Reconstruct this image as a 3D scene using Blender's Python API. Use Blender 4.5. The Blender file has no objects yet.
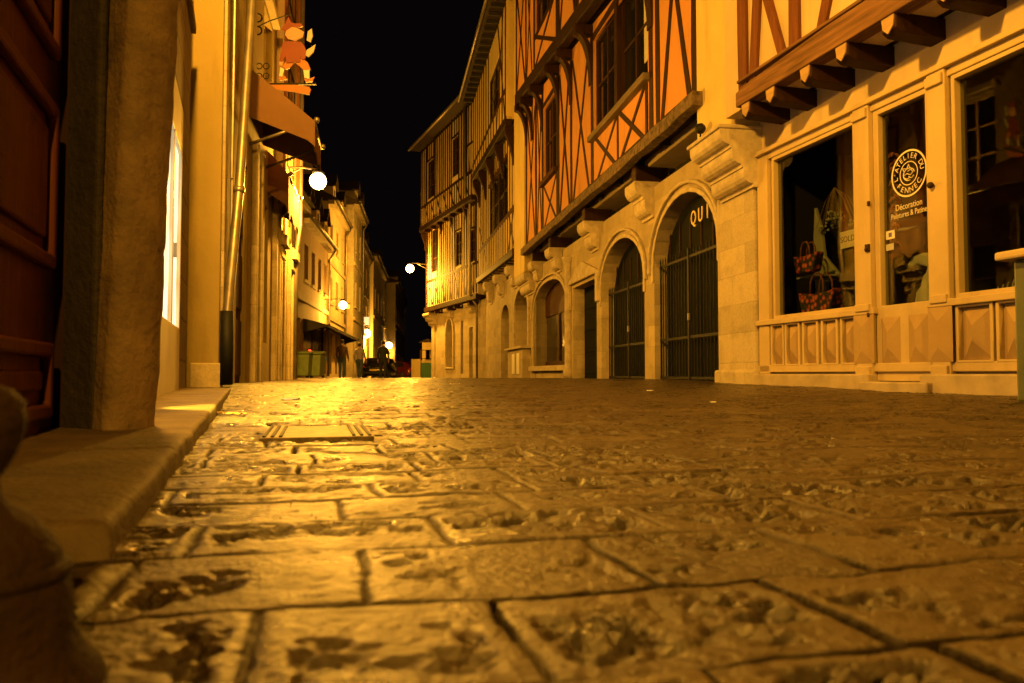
import bpy, bmesh, math, random
import numpy as np
from mathutils import Vector, Matrix
from mathutils.geometry import tessellate_polygon
random.seed(7)
R = math.radians
sc = bpy.context.scene
COL = sc.collection

# ------------------------------------------------------------------ camera
F_PX = 781.0
PITCH = R(2.38)
CAM = Vector((0, 0, .2))
cd = bpy.data.cameras.new('camera'); cam = bpy.data.objects.new('camera', cd); COL.objects.link(cam)
cd.sensor_width = 23.6; cd.lens = F_PX / 1024 * 23.6
cd.clip_start = .02; cd.clip_end = 600
cam.location = CAM; cam.rotation_euler = (R(90) + PITCH, 0, 0)
cd.dof.use_dof = True; cd.dof.focus_distance = 6.0; cd.dof.aperture_fstop = 4.5
sc.camera = cam

def ray(px, py):
    xc = (px - 512) / F_PX; yc = (341.5 - py) / F_PX
    return Vector((xc, math.cos(PITCH) - math.sin(PITCH) * yc, math.sin(PITCH) + math.cos(PITCH) * yc))

# ------------------------------------------------------------------ ground heights
_ys = np.arange(-60, 400, .25)
def _tab(p):
    t = np.interp(_ys, [a for a, b in p], [b for a, b in p]); k = np.exp(-np.linspace(-2, 2, 9) ** 2); k /= k.sum()
    return np.convolve(np.pad(t, 4, mode='edge'), k, 'valid')
_TL = _tab([(-60, 0), (4, .01), (6, .035), (7.6, .10), (13, .11), (20, .10), (28, .02), (34, -.07), (50, -.15), (100, -.4), (400, -.4)])
_TR = _tab([(-60, 0), (3, .01), (6, .035), (9.2, .08), (12, .115), (20, .09), (30, .04), (38, 0), (45, -.08), (100, -.4), (400, -.4)])
def Hg(x, y):
    w = np.clip((np.asarray(x, float) + 2.5) / 5.0, 0, 1); w = w * w * (3 - 2 * w)
    return np.interp(y, _ys, _TL) * (1 - w) + np.interp(y, _ys, _TR) * w
def gz(x, y): return float(Hg(x, y))

# ------------------------------------------------------------------ numpy value noise
_rng = np.random.RandomState(5)
_G = _rng.rand(256, 256)
def vnoise(x, y):
    xi = np.floor(x).astype(int); yi = np.floor(y).astype(int); fx = x - xi; fy = y - yi
    fx = fx * fx * (3 - 2 * fx); fy = fy * fy * (3 - 2 * fy)
    a = _G[xi & 255, yi & 255]; b = _G[(xi + 1) & 255, yi & 255]; c = _G[xi & 255, (yi + 1) & 255]; d = _G[(xi + 1) & 255, (yi + 1) & 255]
    return (a * (1 - fx) + b * fx) * (1 - fy) + (c * (1 - fx) + d * fx) * fy
def fbm(x, y, o=4):
    s = 0; a = .5; t = 0
    for i in range(o):
        s = s + a * vnoise(x + 17.3 * i, y + 9.1 * i); t += a; a *= .5; x = x * 2.03; y = y * 2.03
    return s / t

# ------------------------------------------------------------------ materials
def new_mat(name):
    m = bpy.data.materials.new(name); m.use_nodes = True
    nt = m.node_tree; b = nt.nodes['Principled BSDF']
    return m, nt, b
def N(nt, t, **k):
    n = nt.nodes.new(t)
    for a, v in k.items(): setattr(n, a, v)
    return n
def coords(nt, scale=(1, 1, 1), which='Object'):
    tc = N(nt, 'ShaderNodeTexCoord'); mp = N(nt, 'ShaderNodeMapping')
    mp.inputs['Scale'].default_value = scale
    nt.links.new(tc.outputs[which], mp.inputs['Vector']); return mp.outputs['Vector']
def ramp(nt, fac, stops):
    r = N(nt, 'ShaderNodeValToRGB'); el = r.color_ramp.elements
    while len(el) < len(stops): el.new(.5)
    for e, (p, c) in zip(el, stops): e.position = p; e.color = (*c, 1)
    nt.links.new(fac, r.inputs['Fac']); return r.outputs['Color']
def noise(nt, vec, scale, detail=6, rough=.55):
    n = N(nt, 'ShaderNodeTexNoise'); n.inputs['Scale'].default_value = scale; n.inputs['Detail'].default_value = detail
    n.inputs['Roughness'].default_value = rough; nt.links.new(vec, n.inputs['Vector']); return n.outputs['Fac']
def mixc(nt, fac, a, b, bt='MIX'):
    m = N(nt, 'ShaderNodeMix', data_type='RGBA', blend_type=bt)
    for s, v in ((m.inputs[0], fac), (m.inputs[6], a), (m.inputs[7], b)):
        if isinstance(v, bpy.types.NodeSocket): nt.links.new(v, s)
        else: s.default_value = v if isinstance(v, (int, float)) else (*v, 1)
    return m.outputs[2]
def mathn(nt, op, a, b=0.0):
    m = N(nt, 'ShaderNodeMath', operation=op)
    for s, v in ((m.inputs[0], a), (m.inputs[1], b)):
        if isinstance(v, bpy.types.NodeSocket): nt.links.new(v, s)
        else: s.default_value = v
    return m.outputs[0]
def bump(nt, b, h, strength=.4, dist=.01, prev=None):
    n = N(nt, 'ShaderNodeBump'); n.inputs['Strength'].default_value = strength; n.inputs['Distance'].default_value = dist
    nt.links.new(h, n.inputs['Height'])
    if prev is not None: nt.links.new(prev, n.inputs['Normal'])
    nt.links.new(n.outputs['Normal'], b.inputs['Normal']); return n.outputs['Normal']
def sc3(c, k): return tuple(min(1, x * k) for x in c)

def mat_plain(name, col, rough=.6, var=.25, nscale=6, bmp=.15, metal=0, bd=.004, spec=.5):
    m, nt, b = new_mat(name); v = coords(nt)
    f = noise(nt, v, nscale); f2 = noise(nt, v, nscale * 7, 4)
    c = ramp(nt, f, [(.25, sc3(col, 1 - var)), (.75, sc3(col, 1 + var))])
    nt.links.new(c, b.inputs['Base Color'])
    rr = N(nt, 'ShaderNodeMapRange'); rr.inputs['To Min'].default_value = max(.02, rough - .12); rr.inputs['To Max'].default_value = min(1, rough + .12)
    nt.links.new(f2, rr.inputs['Value']); nt.links.new(rr.outputs[0], b.inputs['Roughness'])
    b.inputs['Metallic'].default_value = metal; b.inputs['Specular IOR Level'].default_value = spec
    if bmp: bump(nt, b, f2, bmp, bd)
    return m
def mat_plaster(name, col, stain=(.35, .3, .25), st=.35):
    m, nt, b = new_mat(name); v = coords(nt)
    big = noise(nt, v, .9, 5); v2 = coords(nt, (3, 3, .5)); streak = noise(nt, v2, 1.6, 5); fine = noise(nt, v, 28, 5)
    c = mixc(nt, mathn(nt, 'MULTIPLY', big, .9), sc3(col, 1.25), sc3(col, .62))
    k = N(nt, 'ShaderNodeMapRange'); k.inputs['From Min'].default_value = .52; k.inputs['From Max'].default_value = .8; k.inputs['To Max'].default_value = st
    nt.links.new(streak, k.inputs['Value'])
    c = mixc(nt, k.outputs[0], c, tuple(a * s for a, s in zip(col, stain)))
    nt.links.new(c, b.inputs['Base Color']); b.inputs['Roughness'].default_value = .85
    n1 = bump(nt, b, fine, .35, .006); bump(nt, b, noise(nt, v, 5, 3), .4, .02, n1)
    return m
def mat_ashlar(name, col, bw=.62, rh=.34, dark=.78, mort=.007):
    m, nt, b = new_mat(name)
    tc = N(nt, 'ShaderNodeTexCoord'); sp = N(nt, 'ShaderNodeSeparateXYZ'); nt.links.new(tc.outputs['Object'], sp.inputs[0])
    cb = N(nt, 'ShaderNodeCombineXYZ'); v = tc.outputs['Object']
    wob = noise(nt, v, 2.2, 3)
    nt.links.new(mathn(nt, 'ADD', mathn(nt, 'ADD', sp.outputs[0], sp.outputs[1]), mathn(nt, 'MULTIPLY', wob, .05)), cb.inputs[0])
    nt.links.new(mathn(nt, 'ADD', sp.outputs[2], mathn(nt, 'MULTIPLY', wob, .04)), cb.inputs[1])
    br = N(nt, 'ShaderNodeTexBrick'); nt.links.new(cb.outputs[0], br.inputs['Vector'])
    br.inputs['Scale'].default_value = 1; br.inputs['Brick Width'].default_value = bw; br.inputs['Row Height'].default_value = rh
    br.inputs['Mortar Size'].default_value = mort; br.inputs['Mortar Smooth'].default_value = .6; br.inputs['Bias'].default_value = 0
    br.inputs['Color1'].default_value = (*sc3(col, 1.12), 1); br.inputs['Color2'].default_value = (*sc3(col, .8), 1); br.inputs['Mortar'].default_value = (*sc3(col, dark), 1)
    f = noise(nt, v, 3.5, 6, .62); fine = noise(nt, v, 40, 5, .65)
    k = N(nt, 'ShaderNodeMapRange'); k.inputs['From Min'].default_value = .48; k.inputs['From Max'].default_value = .75; k.inputs['To Max'].default_value = .6
    nt.links.new(f, k.inputs['Value'])
    c = mixc(nt, k.outputs[0], br.outputs['Color'], sc3(col, .45))
    c = mixc(nt, .35, c, ramp(nt, fine, [(.3, (.35, .33, .3)), (.65, (1, 1, 1))]), 'MULTIPLY')
    nt.links.new(c, b.inputs['Base Color']); b.inputs['Roughness'].default_value = .8
    inv = mathn(nt, 'SUBTRACT', 1.0, br.outputs['Fac'])
    n1 = bump(nt, b, inv, .35, .008); n2 = bump(nt, b, f, .5, .03, n1); bump(nt, b, fine, .35, .006, n2)
    return m
def mat_wood(name, col, axis=2, rough=.65, var=.4):
    m, nt, b = new_mat(name)
    s = [14, 14, 14]; s[axis] = 1.1
    v = coords(nt, tuple(s)); f = noise(nt, v, 1.5, 7, .6); big = noise(nt, coords(nt), 1.3, 3)
    c = ramp(nt, f, [(.25, sc3(col, 1 - var)), (.55, col), (.8, sc3(col, 1 + var))])
    c = mixc(nt, mathn(nt, 'MULTIPLY', big, .6), c, sc3(col, .5))
    nt.links.new(c, b.inputs['Base Color']); b.inputs['Roughness'].default_value = rough; b.inputs['Specular IOR Level'].default_value = .12
    bump(nt, b, f, .5, .008); return m
def mat_emit(name, col, s):
    m, nt, b = new_mat(name); b.inputs['Base Color'].default_value = (.8, .8, .8, 1)
    b.inputs['Emission Color'].default_value = (*col, 1); b.inputs['Emission Strength'].default_value = s; return m
def mat_glass(name, tint=(.75, .78, .7), f0=1.5):
    m = bpy.data.materials.new(name); m.use_nodes = True; nt = m.node_tree; nt.nodes.clear()
    o = N(nt, 'ShaderNodeOutputMaterial'); mx = N(nt, 'ShaderNodeMixShader'); t = N(nt, 'ShaderNodeBsdfTransparent'); g = N(nt, 'ShaderNodeBsdfGlossy')
    lw = N(nt, 'ShaderNodeLayerWeight'); lw.inputs['Blend'].default_value = .5
    p5 = mathn(nt, 'POWER', lw.outputs['Facing'], 4.5); fac = mathn(nt, 'ADD', .05, mathn(nt, 'MULTIPLY', p5, .7))
    t.inputs['Color'].default_value = (*tint, 1); g.inputs['Roughness'].default_value = .02
    nz = N(nt, 'ShaderNodeTexNoise'); nz.inputs['Scale'].default_value = 1.2
    bp = N(nt, 'ShaderNodeBump'); bp.inputs['Strength'].default_value = .08; bp.inputs['Distance'].default_value = .02
    nt.links.new(nz.outputs['Fac'], bp.inputs['Height']); nt.links.new(bp.outputs[0], g.inputs['Normal'])
    nt.links.new(fac, mx.inputs[0]); nt.links.new(t.outputs[0], mx.inputs[1]); nt.links.new(g.outputs[0], mx.inputs[2]); nt.links.new(mx.outputs[0], o.inputs[0])
    return m

SODIUM = (1.0, .435, .035)
M = dict(
    stone=mat_ashlar('limestone_blocks', (.50, .42, .26)),
    stone_pale=mat_ashlar('pale_limestone', (.56, .48, .31), .7, .36, .75, .006),
    stone_dark=mat_ashlar('weathered_limestone', (.26, .21, .15), .6, .33, .4, .015),
    carved=mat_plain('carved_limestone', (.50, .43, .30), .8, .3, 7, .5, bd=.012),
    rough=mat_plain('rough_pillar_stone', (.20, .145, .08), .8, .55, 6, .45, bd=.02),
    plaster_orange=mat_plaster('ochre_orange_plaster', (.60, .29, .085), st=.55),
    plaster_yellow=mat_plaster('yellow_ochre_plaster', (.68, .54, .22)),
    plaster_pale=mat_plaster('pale_cream_plaster', (.74, .62, .38)),
    plaster_cream=mat_plaster('cream_plaster', (.56, .45, .27)),
    plaster_grey=mat_plaster('grey_beige_render', (.36, .30, .2)),
    plaster_left=mat_plaster('golden_render', (.32, .25, .085), st=.6),
    plaster_pink=mat_plaster('pinkish_render', (.34, .24, .14), st=.5),
    timber=mat_wood('dark_oak_timber', (.036, .016, .008)),
    timber_x=mat_wood('dark_oak_beam', (.034, .018, .009), 0),
    timber_red=mat_wood('red_brown_oak_timber', (.17, .065, .028)),
    timber_redx=mat_wood('red_brown_oak_beam', (.22, .12, .06), 0, .8, .7),
    timber_mid=mat_wood('brown_oak_studs', (.07, .03, .014)),
    lit_beam_end=mat_wood('lit_beam_end_paint', (.5, .34, .17), 0),  # light on the joist ends, painted as a paler wood
    door_red=mat_wood('red_brown_door', (.15, .045, .022), 2, .42, .25),
    shop=mat_plaster('cream_shop_paint', (.56, .44, .23), (.5, .45, .35), .45),
    shop_dark=mat_plaster('ochre_shop_panel_paint', (.42, .30, .15), (.5, .45, .35), .45),
    plinth=mat_plain('plinth_stone', (.45, .37, .24), .8, .3, 5, .5),
    iron=mat_plain('black_iron', (.008, .009, .008), .6, .3, 8, .2, .0, spec=.25),
    ironleaf=mat_plain('black_painted_gate_metal', (.004, .006, .004), .8, .3, 8, .2, spec=.12),
    zinc=mat_plain('zinc_pipe', (.30, .27, .22), .42, .3, 5, .2, .7),
    shade_black=mat_plain('shade_near_black', (.02, .017, .014), .9, .2, 3, 0),  # near-black painting the shade of unlit interiors, jetty voids and eaves
    roof=mat_plain('brown_roof_tiles', (.035, .023, .016), .85, .5, 9, .9, bd=.03),
    blackglass=mat_plain('dark_window_glass', (.012, .011, .01), .09, .3, 2, .04, bd=.01, spec=.6),
    glass=mat_glass('shop_glass'),
    white=mat_plain('white_paint', (.75, .73, .66), .5, .08, 4, .05),
    paper=mat_plain('white_paper', (.72, .72, .66), .8, .05, 4, 0),
    paper_blue=mat_plain('pale_blue_paper', (.45, .52, .68), .5, .2, 12, .2),
    ink=mat_plain('black_ink', (.02, .02, .02), .6, .1, 4, 0),
    lettering=mat_plain('cream_lettering', (.75, .68, .5), .5, .05, 4, 0),
    gold=mat_plain('gold_lettering', (.6, .45, .12), .35, .1, 4, 0),
    green=mat_plain('dark_green_paint', (.20, .27, .09), .5, .25, 5, .2),
    green_door=mat_plain('green_gate_paint', (.03, .16, .06), .5, .2, 5, .1),
    green_grey=mat_plain('grey_green_paint', (.085, .105, .05), .5, .2, 5, .15),
    awning=mat_plain('rust_brown_canvas', (.19, .10, .045), .85, .15, 3, .3),
    awning_dark=mat_plain('dark_canvas', (.03, .024, .02), .85, .2, 3, .3),
    red=mat_plain('red_paint', (.22, .045, .02), .5, .15, 6, .1),
    orange=mat_plain('orange_paint', (.45, .17, .03), .5, .12, 6, .1),
    skin=mat_plain('skin', (.5, .3, .2), .55, .08, 6, 0),
    hair=mat_plain('dark_hair', (.03, .018, .012), .6, .3, 20, .3),
    jeans=mat_plain('blue_jeans', (.07, .11, .18), .8, .2, 9, .2),
    jacket=mat_plain('dark_blue_jacket', (.025, .03, .05), .8, .2, 9, .2),
    shirt_brown=mat_plain('dark_brown_shirt', (.12, .07, .055), .8, .2, 9, .2),
    shirt_pale=mat_plain('pale_grey_shirt', (.38, .34, .33), .8, .15, 9, .2),
    shoe=mat_plain('dark_shoe_leather', (.03, .025, .02), .5, .2, 9, .1),
    carpaint=mat_plain('black_car_paint', (.012, .012, .014), .15, .1, 2, 0, .2),
    carred=mat_plain('dark_red_car_paint', (.10, .012, .01), .2, .1, 2, 0, .2),
    cargrey=mat_plain('silver_car_paint', (.35, .35, .35), .25, .1, 2, 0, .5),
    rubber=mat_plain('tyre_rubber', (.015, .015, .015), .8, .2, 9, .2),
    lens=mat_plain('red_tail_lens', (.45, .015, .01), .2, .1, 9, 0),
    chrome=mat_plain('chrome_trim', (.7, .7, .7), .15, .05, 9, 0, 1),
    plate=mat_plain('yellow_number_plate', (.7, .5, .1), .4, .05, 9, 0),
    rust=mat_plain('rusty_brown_iron', (.035, .019, .011), .75, .5, 18, .8, .0, bd=.006, spec=.25),
    leather=mat_plain('woven_flower_fabric', (.32, .12, .07), .7, .7, 30, .5),
    dried=mat_plain('dried_leaf', (.35, .24, .08), .7, .5, 30, .3),
    screen=mat_plain('pale_cloth', (.5, .5, .45), .8, .1, 6, .2),
)

# ------------------------------------------------------------------ mesh builder
class MB:
    def __init__(s): s.v = []; s.f = []
    def add(s, vs, fs):
        n = len(s.v); s.v += [tuple(v) for v in vs]; s.f += [tuple(i + n for i in f) for f in fs]; return s
    def box(s, x0, x1, y0, y1, z0, z1):
        x0, x1 = sorted((x0, x1)); y0, y1 = sorted((y0, y1)); z0, z1 = sorted((z0, z1))
        return s.add([(x0, y0, z0), (x1, y0, z0), (x1, y1, z0), (x0, y1, z0), (x0, y0, z1), (x1, y0, z1), (x1, y1, z1), (x0, y1, z1)],
                     [(0, 3, 2, 1), (4, 5, 6, 7), (0, 1, 5, 4), (1, 2, 6, 5), (2, 3, 7, 6), (3, 0, 4, 7)])
    def prism(s, outer, c0, c1, holes=(), axes='xz'):
        """polygon in the plane of axes, thickness along the third axis from c0 to c1, real holes"""
        loops = [list(outer)] + [list(h) for h in holes]
        third = {'xz': 1, 'yz': 0, 'xy': 2}[axes]
        def P(a, b, c):
            return {'xz': (a, c, b), 'yz': (c, a, b), 'xy': (a, b, c)}[axes]
        flat = [p for l in loops for p in l]; n = len(flat)
        tri = tessellate_polygon([[Vector((p[0], p[1], 0)) for p in l] for l in loops])
        vs = [P(a, b, c0) for a, b in flat] + [P(a, b, c1) for a, b in flat]
        fs = []
        for t in tri:
            if len(set(t)) == 3: fs.append(tuple(t)); fs.append(tuple(i + n for i in reversed(t)))
        k = 0
        for l in loops:
            m = len(l)
            for i in range(m):
                a, b = k + i, k + (i + 1) % m; fs.append((a, b, b + n, a + n))
            k += m
        return s.add(vs, fs)
    def beam(s, x0, z0, x1, z1, w, y0, y1, jit=.12):
        """timber lying in the facade plane"""
        d = Vector((x1 - x0, z1 - z0)); L = d.length
        if L < 1e-6: return s
        d /= L; nrm = Vector((-d.y, d.x)); n = max(1, int(L / .6)); top = []; bot = []
        for i in range(n + 1):
            t = i / n; o = random.uniform(-.1, .1) * w * jit * 4 if 0 < i < n else 0; ww = w * .5 * (1 + random.uniform(-jit, jit))
            c = Vector((x0, z0)) + d * L * t + nrm * o; top.append(c + nrm * ww); bot.append(c - nrm * ww)
        poly = [(p.x, p.y) for p in top] + [(p.x, p.y) for p in reversed(bot)]
        MB.cnt = (getattr(MB, 'cnt', 0) + 1) % 7; y1 = y1 + .0015 * MB.cnt
        return s.prism(poly, y0, y1)
    def tube(s, pts, r, n=8, cap=True, rr=None):
        pts = [Vector(p) for p in pts]; vs = []; fs = []
        prev = None
        for i, p in enumerate(pts):
            d = (pts[min(i + 1, len(pts) - 1)] - pts[max(i - 1, 0)]).normalized()
            if prev is None:
                u = d.orthogonal().normalized()
            else:
                u = (prev - d * prev.dot(d)); u = u.normalized() if u.length > 1e-5 else d.orthogonal().normalized()
            prev = u; w = d.cross(u); q = rr[i] if rr else r
            for k in range(n):
                a = 2 * math.pi * k / n; vs.append(p + (u * math.cos(a) + w * math.sin(a)) * q)
        for i in range(len(pts) - 1):
            for k in range(n): fs.append((i * n + k, i * n + (k + 1) % n, (i + 1) * n + (k + 1) % n, (i + 1) * n + k))
        if cap: fs.append(tuple(range(n))[::-1]); fs.append(tuple(range((len(pts) - 1) * n, len(pts) * n)))
        return s.add(vs, fs)
    def lathe(s, prof, cx=0, cy=0, n=20):
        vs = []; fs = []
        for r, z in prof:
            for k in range(n):
                a = 2 * math.pi * k / n; vs.append((cx + r * math.cos(a), cy + r * math.sin(a), z))
        for i in range(len(prof) - 1):
            for k in range(n): fs.append((i * n + k, i * n + (k + 1) % n, (i + 1) * n + (k + 1) % n, (i + 1) * n + k))
        fs.append(tuple(range(n))[::-1]); fs.append(tuple(range((len(prof) - 1) * n, len(prof) * n)))
        return s.add(vs, fs)
    def sphere(s, c, r, n=16, sx=1, sy=1, sz=1):
        m = n // 2; vs = []; fs = []
        for i in range(1, m):
            t = math.pi * i / m
            for k in range(n):
                a = 2 * math.pi * k / n; vs.append((c[0] + r * sx * math.sin(t) * math.cos(a), c[1] + r * sy * math.sin(t) * math.sin(a), c[2] + r * sz * math.cos(t)))
        vs += [(c[0], c[1], c[2] + r * sz), (c[0], c[1], c[2] - r * sz)]; T = len(vs) - 2
        for i in range(m - 2):
            for k in range(n): fs.append((i * n + k, (i + 1) * n + k, (i + 1) * n + (k + 1) % n, i * n + (k + 1) % n))
        for k in range(n):
            fs.append((T, k, (k + 1) % n)); b = (m - 2) * n; fs.append((T + 1, b + (k + 1) % n, b + k))
        return s.add(vs, fs)
    def build(s, name, mat, parent=None, smooth=False, bevel=0, label=None):
        me = bpy.data.meshes.new(name); me.from_pydata(s.v, [], s.f); me.materials.append(M[mat] if isinstance(mat, str) else mat)
        bm = bmesh.new(); bm.from_mesh(me); bmesh.ops.recalc_face_normals(bm, faces=bm.faces); bm.to_mesh(me); bm.free()
        if smooth:
            for p in me.polygons: p.use_smooth = True
        o = bpy.data.objects.new(name, me); COL.objects.link(o)
        if parent is not None: o.parent = parent
        if bevel:
            bv = o.modifiers.new('bevel', 'BEVEL'); bv.width = bevel; bv.segments = 2; bv.limit_method = 'ANGLE'; bv.angle_limit = R(35)
        if label: o['label'] = label
        return o

def thing(name, label, cat, loc=(0, 0, 0), rz=0, group=None):
    o = bpy.data.objects.new(name, None); COL.objects.link(o); o.location = loc; o.rotation_euler = (0, 0, rz); o.empty_display_size = .1
    o['label'] = label; o['category'] = cat
    if group: o['group'] = group
    return o
def tag(o, label, cat, group=None, kind=None):
    if label: o['label'] = label
    if cat: o['category'] = cat
    if group: o['group'] = group
    if kind: o['kind'] = kind
    return o
def copy_tree(o, parent=None):
    c = o.copy(); COL.objects.link(c)
    if parent is not None: c.parent = parent
    for ch in list(o.children): copy_tree(ch, c)
    return c

class Frame:
    """vertical facade plane. local x runs along the facade, local y points out to the street, z up"""
    def __init__(s, x, y, deg, left=False):
        t = R(deg); d = (-math.sin(t), math.cos(t))
        if left: d = (-d[0], -d[1])
        s.o = (x, y); s.d = d; s.n = (-d[1], d[0]); s.rz = math.atan2(d[1], d[0])
    def at(s, px, py, o=0.0):
        r = ray(px, py); k = (s.o[0] * s.n[0] + s.o[1] * s.n[1] + o) / (r.x * s.n[0] + r.y * s.n[1])
        x, y, z = r.x * k, r.y * k, .2 + r.z * k
        return (x - s.o[0]) * s.d[0] + (y - s.o[1]) * s.d[1], z
    def world(s, x, o=0): return s.o[0] + s.d[0] * x + s.n[0] * o, s.o[1] + s.d[1] * x + s.n[1] * o
    def root(s, name, label, cat='building', group=None):
        return thing(name, label, cat, (s.o[0], s.o[1], 0), s.rz, group)

def rect(x0, x1, z0, z1): return [(x0, z0), (x1, z0), (x1, z1), (x0, z1)]
def arch(x0, x1, z0, zs, za, n=14, pw=1.0):
    """arched opening: springing at zs, apex za"""
    c = (x0 + x1) / 2; h = (x1 - x0) / 2; p = [(x0, z0), (x1, z0)]
    for i in range(n + 1):
        a = math.pi * i / n; p.append((c + h * math.copysign(abs(math.cos(a)) ** pw, math.cos(a)), zs + (za - zs) * math.sin(a)))
    return p
def window(root, x0, x1, z0, z1, y, nx=2, nz=2, fm='timber', t=.06, depth=.09, pane='blackglass', back=None):
    """frame + glazing bars set in an opening, its pane as sub-part"""
    mb = MB().prism(rect(x0, x1, z0, z1), y - depth, y, [rect(x0 + t, x1 - t, z0 + t, z1 - t)])
    for i in range(1, nx):
        x = x0 + (x1 - x0) * i / nx; mb.box(x - t * .45, x + t * .45, y - depth + .012, y - .012, z0 + t, z1 - t)
    for i in range(1, nz):
        z = z0 + (z1 - z0) * i / nz; mb.box(x0 + t, x1 - t, y - depth + .016, y - .016, z - t * .3, z + t * .3)
    w = mb.build('window', fm, root, bevel=.006)
    MB().box(x0 + t * .9, x1 - t * .9, y - depth * .62, y - depth * .5, z0 + t * .9, z1 - t * .9).build('pane', pane, w)
    return w
def corbel(root, x0, x1, prof, mat='carved', name='corbel', label=None):
    """prof: list of (y, z) profile extruded along the facade"""
    return MB().prism(prof, x0, x1, axes='yz').build(name, mat, root, bevel=.012, label=label)
def roll(z_top, z_bot, y0, y1, n=3, back=-.1):
    """stepped quarter-round profile: n rolls, far out on top, back to the wall below"""
    pts = [(back, z_top)]; H = (z_top - z_bot) / n; W = (y1 - y0) / n
    for i in range(n):
        zt = z_top - i * H; yo = y1 - i * W; yi = yo - W
        pts += [(yo, zt), (yo, zt - H * .28)]
        for k in range(1, 5):
            a = math.pi / 2 * k / 4; pts.append((yi + .02 + (yo - yi - .02) * math.cos(a), zt - H * .28 - H * .55 * math.sin(a)))
        pts.append((yi + .02, zt - H))
    pts.append((back, z_bot)); return pts

FS = Frame(2.94, 9.18, 15); FG = Frame(2.94, 9.18, 9.24); FF = Frame(-1.6, 36, 22)
L1 = Frame(-1.22, 2.1, 19, True); L2 = Frame(-2.7, 7.2, 10, True); LN = Frame(-8.2, 31, 6, True)

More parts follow.
